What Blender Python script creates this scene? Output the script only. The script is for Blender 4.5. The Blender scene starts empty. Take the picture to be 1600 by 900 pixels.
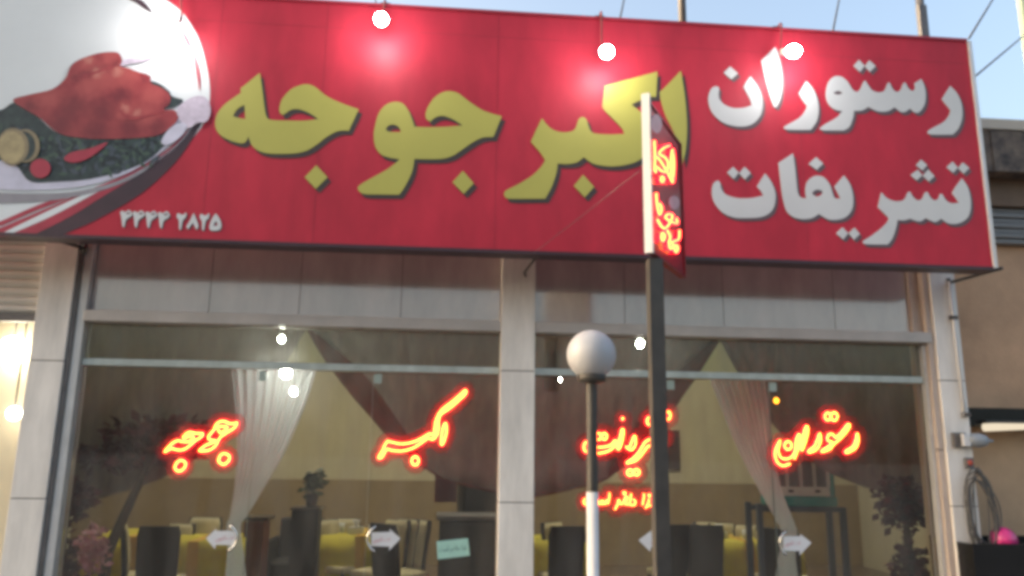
import bpy, bmesh, math, random
from mathutils import Vector, Matrix
from mathutils.geometry import tessellate_polygon
R = math.radians
PI = math.pi
random.seed(7)
S = bpy.context.scene
COL = S.collection

# ------------------------------------------------------------------ camera
F_PX, YAW, PITCH, ROLL = 1230.0, R(4.85), R(11.9), R(0.77)
CAM = Vector((0, 0, 1.6))
fw = Vector((math.sin(YAW) * math.cos(PITCH), math.cos(YAW) * math.cos(PITCH), math.sin(PITCH)))
r0 = Vector((math.cos(YAW), -math.sin(YAW), 0))
u0 = r0.cross(fw)
rt = r0 * math.cos(ROLL) + u0 * math.sin(ROLL)
up = u0 * math.cos(ROLL) - r0 * math.sin(ROLL)
cd = bpy.data.cameras.new('camera')
cd.sensor_width = 36
cd.lens = 36 * F_PX / 1600
cd.clip_start, cd.clip_end = 0.05, 2000
cam = bpy.data.objects.new('camera', cd)
COL.objects.link(cam)
M = Matrix((rt, up, -fw)).transposed().to_4x4()
M.translation = CAM
cam.matrix_world = M
S.camera = cam
# slightly soft phone lens
cd.dof.use_dof = False

# ------------------------------------------------------------------ world, sun, exposure
SUN_EL, SUN_ROT = R(12), R(-81)
w = bpy.data.worlds.new('World')
S.world = w
w.use_nodes = True
nt = w.node_tree
nt.nodes.clear()
sky = nt.nodes.new('ShaderNodeTexSky')
sky.sky_type = 'NISHITA'
sky.sun_disc = False
sky.sun_elevation, sky.sun_rotation = SUN_EL, SUN_ROT
sky.air_density, sky.dust_density, sky.ozone_density = 1.0, 9.0, 0.7
bg = nt.nodes.new('ShaderNodeBackground')
bg.inputs[1].default_value = 0.15
wo = nt.nodes.new('ShaderNodeOutputWorld')
nt.links.new(sky.outputs[0], bg.inputs[0])
nt.links.new(bg.outputs[0], wo.inputs[0])
sl = bpy.data.lights.new('sun', 'SUN')
sl.energy = 0.5   # overcast-soft low sun
sl.angle = R(40)
sl.color = (1.0, 0.96, 0.92)
so = bpy.data.objects.new('sun', sl)
COL.objects.link(so)
sd = Vector((math.sin(SUN_ROT) * math.cos(SUN_EL), math.cos(SUN_ROT) * math.cos(SUN_EL), math.sin(SUN_EL)))
so.rotation_euler = sd.to_track_quat('Z', 'Y').to_euler()
so.location = (0, 20, 12)
S.view_settings.view_transform = 'Standard'
S.view_settings.look = 'None'
S.view_settings.gamma = 1
S.view_settings.exposure = 2.17
S.view_settings.use_curve_mapping = False
S.render.engine = 'CYCLES'
S.cycles.use_denoising = True
S.cycles.filter_width = 4.0          # the phone picture is soft
S.cycles.max_bounces = 10
S.cycles.transparent_max_bounces = 24
S.cycles.caustics_reflective = False
S.cycles.caustics_refractive = False

# ------------------------------------------------------------------ helpers
def P(px, py, Y):
    """point of the plane at distance Y in front of the camera seen at photo pixel px, py"""
    d = fw * F_PX + rt * (px - 800) - up * (py - 450)
    return CAM + d * (Y / d.y)

def PZ(px, py, z):
    d = fw * F_PX + rt * (px - 800) - up * (py - 450)
    return CAM + d * ((z - CAM.z) / d.z)

def PP(px, py, p0, n):
    d = fw * F_PX + rt * (px - 800) - up * (py - 450)
    return CAM + d * ((p0 - CAM).dot(n) / d.dot(n))

def mat(name, col, rough=0.6, var=0.0, scale=6.0, metal=0.0, bump=0.0, bscale=60.0, col2=None, coat=0.0, spec=0.5, stretch=None):
    m = bpy.data.materials.new(name)
    m.use_nodes = True
    n = m.node_tree
    b = n.nodes['Principled BSDF']
    b.inputs['Base Color'].default_value = (*col, 1)
    b.inputs['Roughness'].default_value = rough
    b.inputs['Metallic'].default_value = metal
    b.inputs['Coat Weight'].default_value = coat
    b.inputs['Coat Roughness'].default_value = 0.12
    b.inputs['Specular IOR Level'].default_value = spec
    tc = n.nodes.new('ShaderNodeTexCoord')
    mp = n.nodes.new('ShaderNodeMapping')
    if stretch:
        mp.inputs['Scale'].default_value = stretch
    n.links.new(tc.outputs['Object'], mp.inputs[0])
    if var or col2:
        t = n.nodes.new('ShaderNodeTexNoise')
        t.inputs['Scale'].default_value = scale
        t.inputs['Detail'].default_value = 6
        t.inputs['Roughness'].default_value = 0.62
        n.links.new(mp.outputs[0], t.inputs['Vector'])
        cr = n.nodes.new('ShaderNodeValToRGB')
        cr.color_ramp.elements[0].position = 0.32
        cr.color_ramp.elements[1].position = 0.68
        c2 = col2 if col2 else tuple(max(0, c * (1 - var)) for c in col)
        c1 = col if col2 else tuple(min(1, c * (1 + var * 0.5)) for c in col)
        cr.color_ramp.elements[0].color = (*c2, 1)
        cr.color_ramp.elements[1].color = (*c1, 1)
        n.links.new(t.outputs['Fac'], cr.inputs[0])
        n.links.new(cr.outputs[0], b.inputs['Base Color'])
        rr = n.nodes.new('ShaderNodeMapRange')
        rr.inputs['To Min'].default_value = max(0.02, rough - 0.08)
        rr.inputs['To Max'].default_value = min(1, rough + 0.08)
        n.links.new(t.outputs['Fac'], rr.inputs[0])
        n.links.new(rr.outputs[0], b.inputs['Roughness'])
    if bump:
        t2 = n.nodes.new('ShaderNodeTexNoise')
        t2.inputs['Scale'].default_value = bscale
        t2.inputs['Detail'].default_value = 4
        n.links.new(mp.outputs[0], t2.inputs['Vector'])
        bp = n.nodes.new('ShaderNodeBump')
        bp.inputs['Strength'].default_value = bump
        bp.inputs['Distance'].default_value = 0.01
        n.links.new(t2.outputs['Fac'], bp.inputs['Height'])
        n.links.new(bp.outputs[0], b.inputs['Normal'])
    return m

def emit(name, col, strength):
    m = bpy.data.materials.new(name)
    m.use_nodes = True
    n = m.node_tree
    n.nodes.clear()
    e = n.nodes.new('ShaderNodeEmission')
    e.inputs[0].default_value = (*col, 1)
    e.inputs[1].default_value = strength
    o = n.nodes.new('ShaderNodeOutputMaterial')
    n.links.new(e.outputs[0], o.inputs[0])
    return m

def glass_mat(name, tint=(0.93, 0.96, 0.94), veil=0.05, refl=1.0, dcol=(0.75, 0.73, 0.70)):  # pale veil stands in for lens bloom, haze and streaky reflections on the glass
    m = bpy.data.materials.new(name)
    m.use_nodes = True
    n = m.node_tree
    n.nodes.clear()
    o = n.nodes.new('ShaderNodeOutputMaterial')
    tr = n.nodes.new('ShaderNodeBsdfTransparent')
    tr.inputs[0].default_value = (*tint, 1)
    gl = n.nodes.new('ShaderNodeBsdfGlossy')
    gl.inputs['Roughness'].default_value = 0.015
    fr = n.nodes.new('ShaderNodeFresnel')
    fr.inputs[0].default_value = 1.5
    mu = n.nodes.new('ShaderNodeMath')
    mu.operation = 'MULTIPLY'
    mu.inputs[1].default_value = refl
    n.links.new(fr.outputs[0], mu.inputs[0])
    m1 = n.nodes.new('ShaderNodeMixShader')
    n.links.new(mu.outputs[0], m1.inputs[0])
    n.links.new(tr.outputs[0], m1.inputs[1])
    n.links.new(gl.outputs[0], m1.inputs[2])
    df = n.nodes.new('ShaderNodeBsdfDiffuse')
    df.inputs[0].default_value = (*dcol, 1)
    tl = n.nodes.new('ShaderNodeBsdfTranslucent')
    tl.inputs[0].default_value = (*dcol, 1)
    m2 = n.nodes.new('ShaderNodeMixShader')
    m2.inputs[0].default_value = 0.6
    n.links.new(df.outputs[0], m2.inputs[1])
    n.links.new(tl.outputs[0], m2.inputs[2])
    tc = n.nodes.new('ShaderNodeTexCoord')
    mp = n.nodes.new('ShaderNodeMapping')
    mp.inputs['Scale'].default_value = (3.2, 3.0, 0.7)
    mp.inputs['Rotation'].default_value = (0, 0.35, 0)
    n.links.new(tc.outputs['Object'], mp.inputs[0])
    t = n.nodes.new('ShaderNodeTexNoise')
    t.inputs['Scale'].default_value = 2.4
    t.inputs['Detail'].default_value = 7
    n.links.new(mp.outputs[0], t.inputs['Vector'])
    mr = n.nodes.new('ShaderNodeMapRange')
    mr.inputs['From Min'].default_value = 0.3
    mr.inputs['From Max'].default_value = 0.7
    mr.inputs['To Min'].default_value = veil * 0.35
    mr.inputs['To Max'].default_value = veil * 1.9
    n.links.new(t.outputs['Fac'], mr.inputs[0])
    m3 = n.nodes.new('ShaderNodeMixShader')
    n.links.new(mr.outputs[0], m3.inputs[0])
    n.links.new(m1.outputs[0], m3.inputs[1])
    n.links.new(m2.outputs[0], m3.inputs[2])
    n.links.new(m3.outputs[0], o.inputs[0])
    return m

def sheer_mat(name, col, opacity):
    m = bpy.data.materials.new(name)
    m.use_nodes = True
    n = m.node_tree
    n.nodes.clear()
    o = n.nodes.new('ShaderNodeOutputMaterial')
    tr = n.nodes.new('ShaderNodeBsdfTransparent')
    df = n.nodes.new('ShaderNodeBsdfDiffuse')
    df.inputs[0].default_value = (*col, 1)
    tl = n.nodes.new('ShaderNodeBsdfTranslucent')
    tl.inputs[0].default_value = (*col, 1)
    m2 = n.nodes.new('ShaderNodeMixShader')
    m2.inputs[0].default_value = 0.45
    n.links.new(df.outputs[0], m2.inputs[1])
    n.links.new(tl.outputs[0], m2.inputs[2])
    m3 = n.nodes.new('ShaderNodeMixShader')
    m3.inputs[0].default_value = opacity
    n.links.new(tr.outputs[0], m3.inputs[1])
    n.links.new(m2.outputs[0], m3.inputs[2])
    n.links.new(m3.outputs[0], o.inputs[0])
    return m

def world_of(o):
    m = o.matrix_basis.copy()
    return world_of(o.parent) @ m if o.parent else m

class MB:
    """collects shapes, then links them as one mesh object"""
    def __init__(s):
        s.v, s.f, s.mi, s.sm, s.k = [], [], [], [], 0
    def add(s, vs, fs, smooth=False):
        b = len(s.v)
        s.v += [tuple(v) for v in vs]
        for f in fs:
            s.f.append([b + i for i in f])
            s.mi.append(s.k)
            s.sm.append(smooth)
        return s
    def box(s, x0, x1, y0, y1, z0, z1, rot=None, ctr=None):
        vs = [Vector((x, y, z)) for z in (z0, z1) for y in (y0, y1) for x in (x0, x1)]
        if rot is not None:
            c = ctr if ctr is not None else Vector(((x0 + x1) / 2, (y0 + y1) / 2, (z0 + z1) / 2))
            vs = [c + rot @ (v - c) for v in vs]
        return s.add(vs, [(0, 2, 3, 1), (4, 5, 7, 6), (0, 1, 5, 4), (2, 6, 7, 3), (0, 4, 6, 2), (1, 3, 7, 5)])
    def cbox(s, x0, x1, y0, y1, z0, z1, c=0.01):
        """box with chamfered edges"""
        bm = bmesh.new()
        bmesh.ops.create_cube(bm, size=1)
        for v in bm.verts:
            v.co = Vector(((x0 + x1) / 2 + v.co.x * (x1 - x0), (y0 + y1) / 2 + v.co.y * (y1 - y0), (z0 + z1) / 2 + v.co.z * (z1 - z0)))
        bmesh.ops.bevel(bm, geom=bm.edges[:], offset=c, segments=2, affect='EDGES', profile=0.5)
        bm.verts.index_update()
        s.add([v.co for v in bm.verts], [[v.index for v in f.verts] for f in bm.faces], False)
        bm.free()
        return s
    def tube(s, pts, r, n=8, closed=False, cap=True):
        pts = [Vector(p) for p in pts]
        N = len(pts)
        rs = r if isinstance(r, (list, tuple)) else [r] * N
        T = []
        for i in range(N):
            if closed:
                t = pts[(i + 1) % N] - pts[i - 1]
            else:
                t = pts[min(i + 1, N - 1)] - pts[max(i - 1, 0)]
            T.append(t.normalized() if t.length > 1e-9 else Vector((0, 0, 1)))
        a = Vector((0, 1, 0)) if abs(T[0].y) < 0.9 else Vector((1, 0, 0))
        vs = []
        x = (a - T[0] * a.dot(T[0])).normalized()
        for i in range(N):
            x = x - T[i] * x.dot(T[i])
            x = x.normalized() if x.length > 1e-6 else T[i].orthogonal().normalized()
            y = T[i].cross(x)
            for k in range(n):
                an = 2 * PI * k / n
                vs.append(pts[i] + (x * math.cos(an) + y * math.sin(an)) * rs[i])
        fs = []
        for i in range(N if closed else N - 1):
            j = (i + 1) % N
            for k in range(n):
                k2 = (k + 1) % n
                fs.append((i * n + k, i * n + k2, j * n + k2, j * n + k))
        if not closed and cap:
            fs.append(tuple(range(n - 1, -1, -1)))
            fs.append(tuple((N - 1) * n + k for k in range(n)))
        return s.add(vs, fs, True)
    def lathe(s, prof, c=(0, 0, 0), n=24, axis=None):
        c = Vector(c)
        q = Vector((0, 0, 1)).rotation_difference(Vector(axis).normalized()) if axis is not None else None
        vs, fs = [], []
        for (r, z) in prof:
            for k in range(n):
                a = 2 * PI * k / n
                v = Vector((r * math.cos(a), r * math.sin(a), z))
                vs.append(c + (q @ v if q else v))
        for i in range(len(prof) - 1):
            for k in range(n):
                k2 = (k + 1) % n
                fs.append((i * n + k, i * n + k2, (i + 1) * n + k2, (i + 1) * n + k))
        return s.add(vs, fs, True)
    def ball(s, c, r, n=20, m=12, sc=(1, 1, 1), axis=None):
        pr = [(max(1e-4, r * math.sin(PI * i / m)), -r * math.cos(PI * i / m)) for i in range(m + 1)]
        b = len(s.v)
        s.lathe(pr, (0, 0, 0), n)
        q = Vector((0, 0, 1)).rotation_difference(Vector(axis).normalized()) if axis is not None else None
        for i in range(b, len(s.v)):
            v = Vector((s.v[i][0] * sc[0], s.v[i][1] * sc[1], s.v[i][2] * sc[2]))
            if q:
                v = q @ v
            s.v[i] = tuple(v + Vector(c))
        return s
    def build(s, name, m, parent=None):
        me = bpy.data.meshes.new(name)
        if parent is not None:
            inv = world_of(parent).inverted()
            vs = [inv @ Vector(v) for v in s.v]
        else:
            vs = s.v
        me.from_pydata([tuple(v) for v in vs], [], s.f)
        ms = m if isinstance(m, (list, tuple)) else [m]
        for x in ms:
            me.materials.append(x)
        me.polygons.foreach_set('material_index', s.mi)
        me.polygons.foreach_set('use_smooth', s.sm)
        me.update()
        bm = bmesh.new()
        bm.from_mesh(me)
        bmesh.ops.recalc_face_normals(bm, faces=bm.faces[:])
        bm.to_mesh(me)
        bm.free()
        o = bpy.data.objects.new(name, me)
        COL.objects.link(o)
        if parent is not None:
            o.parent = parent
        return o

def thing(name, label, cat, loc=(0, 0, 0), rz=0.0, group=None):
    o = bpy.data.objects.new(name, None)
    o.empty_display_size = 0.1
    COL.objects.link(o)
    o.location = loc
    o.rotation_euler = (0, 0, rz)
    o.matrix_world = Matrix.Translation(Vector(loc)) @ Matrix.Rotation(rz, 4, 'Z')
    o['label'] = label
    o['category'] = cat
    if group:
        o['group'] = group
    return o

def tag(o, label, cat, group=None):
    o['label'] = label
    o['category'] = cat
    if group:
        o['group'] = group
    return o

def struct(o, kind='structure'):
    o['kind'] = kind
    return o

def dup(root, loc, rz, label, group=None, sc=1.0):
    r = root.copy()
    COL.objects.link(r)
    r.location = loc
    r.rotation_euler = (0, 0, rz)
    r.scale = (sc, sc, sc)
    r['label'] = label
    if group:
        r['group'] = group
    for ch in list(root.children):
        c = ch.copy()
        COL.objects.link(c)
        c.parent = r
        for g in list(ch.children):
            d = g.copy()
            COL.objects.link(d)
            d.parent = c
    return r

def smooth(pts, closed=True, seg=5):
    """Catmull-Rom through pts; a point with a third value is a sharp corner"""
    n = len(pts)
    out = []
    rng = n if closed else n - 1
    for i in range(rng):
        p1, p2 = pts[i], pts[(i + 1) % n]
        p0 = pts[i - 1] if (closed or i > 0) else p1
        p3 = pts[(i + 2) % n] if (closed or i + 2 < n) else p2
        if len(p1) > 2:
            p0 = p1
        if len(p2) > 2:
            p3 = p2
        lin = len(p1) > 2 and len(p2) > 2
        for k in range(1 if lin else seg):
            t = k / seg
            q = []
            for a in (0, 1):
                m1 = (p2[a] - p0[a]) * 0.5
                m2 = (p3[a] - p1[a]) * 0.5
                if len(p1) > 2:
                    m1 = (p2[a] - p1[a]) * 0.5
                if len(p2) > 2:
                    m2 = (p2[a] - p1[a]) * 0.5
                h = (2 * t**3 - 3 * t**2 + 1) * p1[a] + (t**3 - 2 * t**2 + t) * m1 + (-2 * t**3 + 3 * t**2) * p2[a] + (t**3 - t**2) * m2
                q.append(h)
            out.append(tuple(q))
    if not closed:
        out.append(tuple(pts[-1][:2]))
    return out

def plate(name, loops, Y, thick, m, parent=None, off=(0, 0)):
    """flat piece in the plane Y; loops are outlines in photo pixels (first outer, then holes)"""
    L = []
    for lp in loops:
        L.append([P(x + off[0], y + off[1], Y) for x, y in lp])
    tris = tessellate_polygon(L)
    flat = [v for lp in L for v in lp]
    mb = MB()
    n = len(flat)
    back = [v + Vector((0, thick, 0)) for v in flat]
    fs = [tuple(t) for t in tris] + [tuple(n + i for i in reversed(t)) for t in tris]
    b = 0
    for lp in L:
        k = len(lp)
        for i in range(k):
            j = (i + 1) % k
            fs.append((b + i, b + j, n + b + j, n + b + i))
        b += k
    mb.add(flat + back, fs)
    return mb.build(name, m, parent)

def crop(pts, ox, oy, s):
    return [((p[0] / s + ox, p[1] / s + oy) + tuple(p[2:])) for p in pts]

C = 1  # corner flag

# ------------------------------------------------------------------ materials
Mt = {}
Mt['red'] = mat('sign_red', (0.50, 0.027, 0.052), 0.55, 0.20, 2.6, spec=0.3, bump=0.4, bscale=2.6, stretch=(1.6, 1, 0.6))
Mt['red_seam'] = mat('sign_seam_red', (0.33, 0.016, 0.032), 0.5)
Mt['yellow'] = mat('sign_yellow', (0.46, 0.425, 0.085), 0.45, 0.06, 3)
Mt['white_letter'] = mat('sign_white', (0.62, 0.63, 0.63), 0.45, 0.05, 3)
Mt['letter_dark'] = mat('sign_dark_print', (0.055, 0.035, 0.03), 0.45, 0.1, 4)
Mt['letter_grey'] = mat('sign_grey_print', (0.13, 0.08, 0.09), 0.45, 0.1, 4)
Mt['print_white'] = mat('print_white', (0.72, 0.75, 0.76), 0.4, 0.06, 1.5)
Mt['print_grey'] = mat('print_grey', (0.30, 0.28, 0.31), 0.4, 0.2, 5)
Mt['print_dark'] = mat('print_dark', (0.05, 0.02, 0.03), 0.4, 0.3, 6)
Mt['print_red'] = mat('print_red', (0.42, 0.03, 0.06), 0.4, 0.2, 6)
Mt['print_rim'] = mat('print_plate', (0.62, 0.60, 0.72), 0.4, 0.2, 7)
Mt['print_green'] = mat('print_greens', (0.035, 0.06, 0.055), 0.4, 0, 22, col2=(0.008, 0.014, 0.02))
Mt['print_leaf'] = mat('print_leaf', (0.05, 0.085, 0.06), 0.4)
Mt['print_leaf_dark'] = mat('print_leaf_dark', (0.008, 0.014, 0.018), 0.4)
Mt['print_leaf_blue'] = mat('print_leaf_blue', (0.05, 0.065, 0.085), 0.4)
Mt['print_meat'] = mat('print_chicken', (0.36, 0.05, 0.05), 0.4, 0, 15, col2=(0.26, 0.022, 0.03))
Mt['print_meat_light'] = mat('print_chicken_light', (0.56, 0.17, 0.14), 0.4, 0, 18, col2=(0.38, 0.05, 0.055))
Mt['print_meat_dark'] = mat('print_chicken_dark', (0.38, 0.045, 0.05), 0.4, 0, 20, col2=(0.20, 0.016, 0.025))
Mt['print_frill'] = mat('print_frill', (0.60, 0.52, 0.62), 0.4, 0.2, 30)
Mt['print_lemon'] = mat('print_lemon', (0.42, 0.33, 0.17), 0.4, 0.25, 25)
Mt['print_lemon_rim'] = mat('print_lemon_rim', (0.27, 0.21, 0.12), 0.4, 0.2, 20)
Mt['alu'] = mat('aluminium', (0.62, 0.61, 0.60), 0.42, 0.1, 8, metal=0.35)
Mt['alu_dark'] = mat('dull_steel', (0.16, 0.15, 0.15), 0.5, 0.2, 10, metal=0.5)
Mt['steel_dark'] = mat('dark_painted_steel', (0.055, 0.05, 0.045), 0.5, 0.3, 12)
Mt['sign_back'] = mat('sign_back', (0.42, 0.08, 0.085), 0.6, 0.2, 3)
Mt['pillar'] = mat('pale_composite_panel', (0.82, 0.775, 0.72), 0.5, 0.24, 3.0, bump=0.05, bscale=30, stretch=(2.5, 2.5, 0.5))
Mt['joint'] = mat('joint', (0.10, 0.09, 0.085), 0.8)
Mt['frame'] = mat('window_frame_paint', (0.50, 0.46, 0.43), 0.45, 0.12, 6, metal=0.15)
Mt['frame_beige'] = mat('window_frame_beige', (0.52, 0.43, 0.37), 0.5, 0.12, 6)
Mt['transom'] = mat('transom_panel', (0.52, 0.46, 0.465), 0.11, 0.24, 2.0, stretch=(2, 2, 0.6))
Mt['transom'].node_tree.nodes['Principled BSDF'].inputs['IOR'].default_value = 2.4
Mt['rail_glassy'] = mat('door_rail', (0.50, 0.55, 0.52), 0.35, 0.25, 9, metal=0.2)
Mt['glass'] = glass_mat('shop_glass', veil=0.065)
Mt['glass_up'] = glass_mat('upper_glass', tint=(0.86, 0.93, 0.88), veil=0.085)
Mt['halo_sheet'] = sheer_mat('halo_red_sheet', (0.85, 0.025, 0.06), 0.30)  # added sheet that shows a red halo behind the tubes
Mt['seam'] = mat('glass_edge', (0.35, 0.42, 0.38), 0.3)
Mt['neon'] = emit('neon_gas', (1.0, 0.56, 0.04), 2.3)
Mt['neon_small'] = emit('neon_gas_small', (1.0, 0.62, 0.04), 2.0)
Mt['neon_blade'] = emit('neon_gas_blade', (1.0, 0.26, 0.04), 1.7)
Mt['neon_halo'] = emit('neon_halo_glow', (1.0, 0.006, 0.030), 2.4)  # red halo put in as the glow of an added tube
Mt['bulb'] = emit('flood_bulb', (1.0, 0.94, 0.92), 35)
Mt['bulb_small'] = emit('bulb_white', (1.0, 0.95, 0.86), 26)
Mt['bulb_orange'] = emit('bulb_orange', (1.0, 0.30, 0.02), 1.5)
Mt['shop_lamp'] = emit('shop_lamp', (1.0, 0.90, 0.70), 4.5)
Mt['glint_glow'] = emit('glint_glow', (1.0, 0.85, 0.62), 0.2)  # reflection along the fascia put in as a faint glow
Mt['room_light'] = emit('room_light', (1.0, 0.88, 0.68), 14)
Mt['opal'] = mat('opal_globe', (0.45, 0.46, 0.49), 0.45, 0.06, 5)
Mt['cream'] = mat('cream_wall', (0.56, 0.51, 0.36), 0.8, 0.08, 1.5)
Mt['tan'] = mat('tan_wall', (0.30, 0.22, 0.12), 0.7, 0.15, 2)
Mt['ceil'] = mat('room_ceiling', (0.5, 0.46, 0.40), 0.9, 0.1, 2)
Mt['floor'] = mat('room_floor', (0.20, 0.14, 0.09), 0.35, 0.25, 3)
Mt['swag'] = mat('brown_drape', (0.29, 0.24, 0.21), 0.85, 0.3, 14, stretch=(1, 1, 0.25))
Mt['swag_red'] = mat('dark_red_lining', (0.15, 0.03, 0.024), 0.85, 0.3, 10)
Mt['sheer'] = sheer_mat('sheer_voile', (0.80, 0.87, 0.89), 0.84)
Mt['black_cloth'] = mat('black_upholstery', (0.012, 0.011, 0.014), 0.75, 0.3, 10)
Mt['cream_cloth'] = mat('cream_upholstery', (0.50, 0.44, 0.27), 0.8, 0.12, 9)
Mt['dark_wood'] = mat('dark_wood', (0.035, 0.018, 0.012), 0.4, 0.3, 8)
Mt['red_wood'] = mat('red_brown_wood', (0.12, 0.025, 0.018), 0.4, 0.3, 8)
Mt['yellow_cloth'] = mat('yellow_tablecloth', (0.66, 0.56, 0.03), 0.75, 0.15, 6)
Mt['amber_cloth'] = mat('amber_runner', (0.60, 0.36, 0.02), 0.6, 0.15, 6)
Mt['white_ware'] = mat('white_ware', (0.65, 0.68, 0.68), 0.3)
Mt['teal'] = mat('teal_plastic', (0.02, 0.30, 0.27), 0.45, 0.1, 5)
Mt['cooler_white'] = mat('cooler_white', (0.75, 0.76, 0.72), 0.45, 0.1, 5)
Mt['blue_steel'] = mat('blue_grey_steel', (0.035, 0.055, 0.085), 0.45, 0.15, 8)
Mt['paper'] = mat('white_sticker', (0.72, 0.72, 0.74), 0.6, 0.04, 12)
Mt['mint'] = mat('mint_paper', (0.36, 0.60, 0.52), 0.7, 0.06, 10)
Mt['ink_red'] = mat('red_ink', (0.50, 0.08, 0.11), 0.6)
Mt['ink_dark'] = mat('dark_ink', (0.08, 0.13, 0.11), 0.6)
Mt['chrome'] = mat('chrome', (0.75, 0.75, 0.75), 0.18, metal=1.0)
Mt['leaf_red'] = mat('dark_red_leaves', (0.085, 0.010, 0.014), 0.6, 0.5, 9)
Mt['leaf_green'] = mat('green_leaves', (0.05, 0.08, 0.03), 0.6, 0.5, 9)
Mt['flower_pink'] = mat('pink_petals', (0.50, 0.14, 0.20), 0.6, 0, 18, col2=(0.62, 0.42, 0.42))
Mt['vase'] = mat('dark_vase', (0.03, 0.015, 0.015), 0.3, 0.2, 6)
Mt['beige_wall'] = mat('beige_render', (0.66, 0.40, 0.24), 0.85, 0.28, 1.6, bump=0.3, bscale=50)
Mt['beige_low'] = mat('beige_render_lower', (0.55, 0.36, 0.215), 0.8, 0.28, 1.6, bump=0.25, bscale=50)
Mt['black_gloss'] = mat('black_fascia', (0.012, 0.012, 0.013), 0.25, 0.2, 6)
Mt['rust'] = mat('rusty_sheet', (0.23, 0.175, 0.135), 0.8, 0, 9, col2=(0.05, 0.042, 0.04))
Mt['brown_beam'] = mat('brown_beam', (0.20, 0.13, 0.085), 0.7, 0.25, 5)
Mt['shutter'] = mat('shutter_slats', (0.62, 0.59, 0.54), 0.5, 0.08, 4, metal=0.1)
Mt['shutter_grey'] = mat('shutter_grey', (0.24, 0.235, 0.23), 0.55, 0.12, 4)
Mt['shop_wall'] = mat('lit_shop_wall', (0.66, 0.60, 0.45), 0.8, 0.06, 2)
Mt['cable'] = mat('grey_cable', (0.11, 0.105, 0.10), 0.5, 0.2, 10)
Mt['plastic_grey'] = mat('clear_grey_plastic', (0.30, 0.32, 0.34), 0.3, 0.1, 10)
Mt['box_red'] = mat('red_push_button', (0.42, 0.07, 0.04), 0.5)
Mt['pink_ball'] = mat('pink_ball', (0.62, 0.03, 0.20), 0.3, 0.2, 8, coat=0.4)
Mt['asphalt'] = mat('asphalt', (0.05, 0.05, 0.052), 0.85, 0.3, 1.2, bump=0.3, bscale=80)
Mt['paving'] = mat('paving', (0.28, 0.26, 0.24), 0.8, 0.2, 1.5, bump=0.2, bscale=40)
Mt['pole_green'] = mat('pale_green_pole', (0.35, 0.45, 0.38), 0.5, 0.15, 5)
Mt['house'] = mat('house_render', (0.34, 0.30, 0.26), 0.85, 0.15, 1.2)
Mt['bark'] = mat('bark', (0.07, 0.05, 0.035), 0.9, 0.3, 9, bump=0.4)
Mt['leaf'] = mat('street_leaves', (0.05, 0.075, 0.03), 0.6, 0.4, 6)
Mt['win_dark'] = mat('dark_panes', (0.03, 0.035, 0.04), 0.15)
Mt['curtain_rod'] = mat('wooden_frame', (0.22, 0.13, 0.07), 0.5, 0.2, 9)
Mt['white_paint'] = mat('white_paint', (0.66, 0.65, 0.64), 0.5, 0.1, 5)
Mt['mulberry'] = mat('dark_red_panel', (0.16, 0.015, 0.018), 0.5, 0.2, 5)
Mt['blade_face'] = mat('blade_red_acrylic', (0.17, 0.012, 0.02), 0.3, 0.15, 6, coat=0.3)
Mt['blade_disc'] = mat('pale_pink_print', (0.50, 0.36, 0.38), 0.5, 0.1, 10)

WY = 5.0      # plane of the shop front
SY = 4.45     # plane of the sign face

# ------------------------------------------------------------------ setting: ground
struct(MB().box(-150, 150, -250, 250, -0.5, -0.13).build('ground', Mt['asphalt']))
struct(MB().box(-30, 30, 1.2, 4.9, -0.126, 0.0).build('pavement', Mt['paving']))

# ------------------------------------------------------------------ restaurant building
XL0, XL1 = -2.46, -2.262       # left pillar
XC0, XC1 = 0.352, 0.566       # centre pillar
XR0, XR1 = 3.232, 3.408        # right pillar
ZT = 4.15
b = thing('restaurant_building', 'restaurant front with pale panelled pillars, grey transoms and tall glass doors below the red signboard', 'building', (0.45, WY, 0))
for (x0, x1) in ((XL0, XL1), (XC0, XC1), (XR0, XR1)):
    mb = MB()
    zs = [0.0, 0.49, 1.312, 2.108, 2.92, 3.7, ZT]
    for z0, z1 in zip(zs[:-1], zs[1:]):
        mb.cbox(x0, x1, WY - 0.10, WY + 0.10, z0 + 0.003, z1 - 0.003, 0.003)
    pl = mb.build('pillar', Mt['pillar'], b)
    for z in zs[1:-1]:
        MB().box(x0 + 0.004, x1 - 0.004, WY - 0.094, WY + 0.09, z - 0.004, z + 0.004).build('panel_joint', Mt['joint'], pl)
# wall above the transoms, hidden behind the sign
for (x0, x1) in ((XL1, XC0), (XC1, XR0)):
    MB().box(x0, x1, WY - 0.05, WY + 0.06, 3.02, ZT).build('upper_wall', Mt['pillar'], b)
MB().box(XL0 - 0.03, XR1 + 0.03, WY - 0.12, WY + 7.3, ZT, ZT + 0.06).build('roof', Mt['alu_dark'], b)
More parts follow.
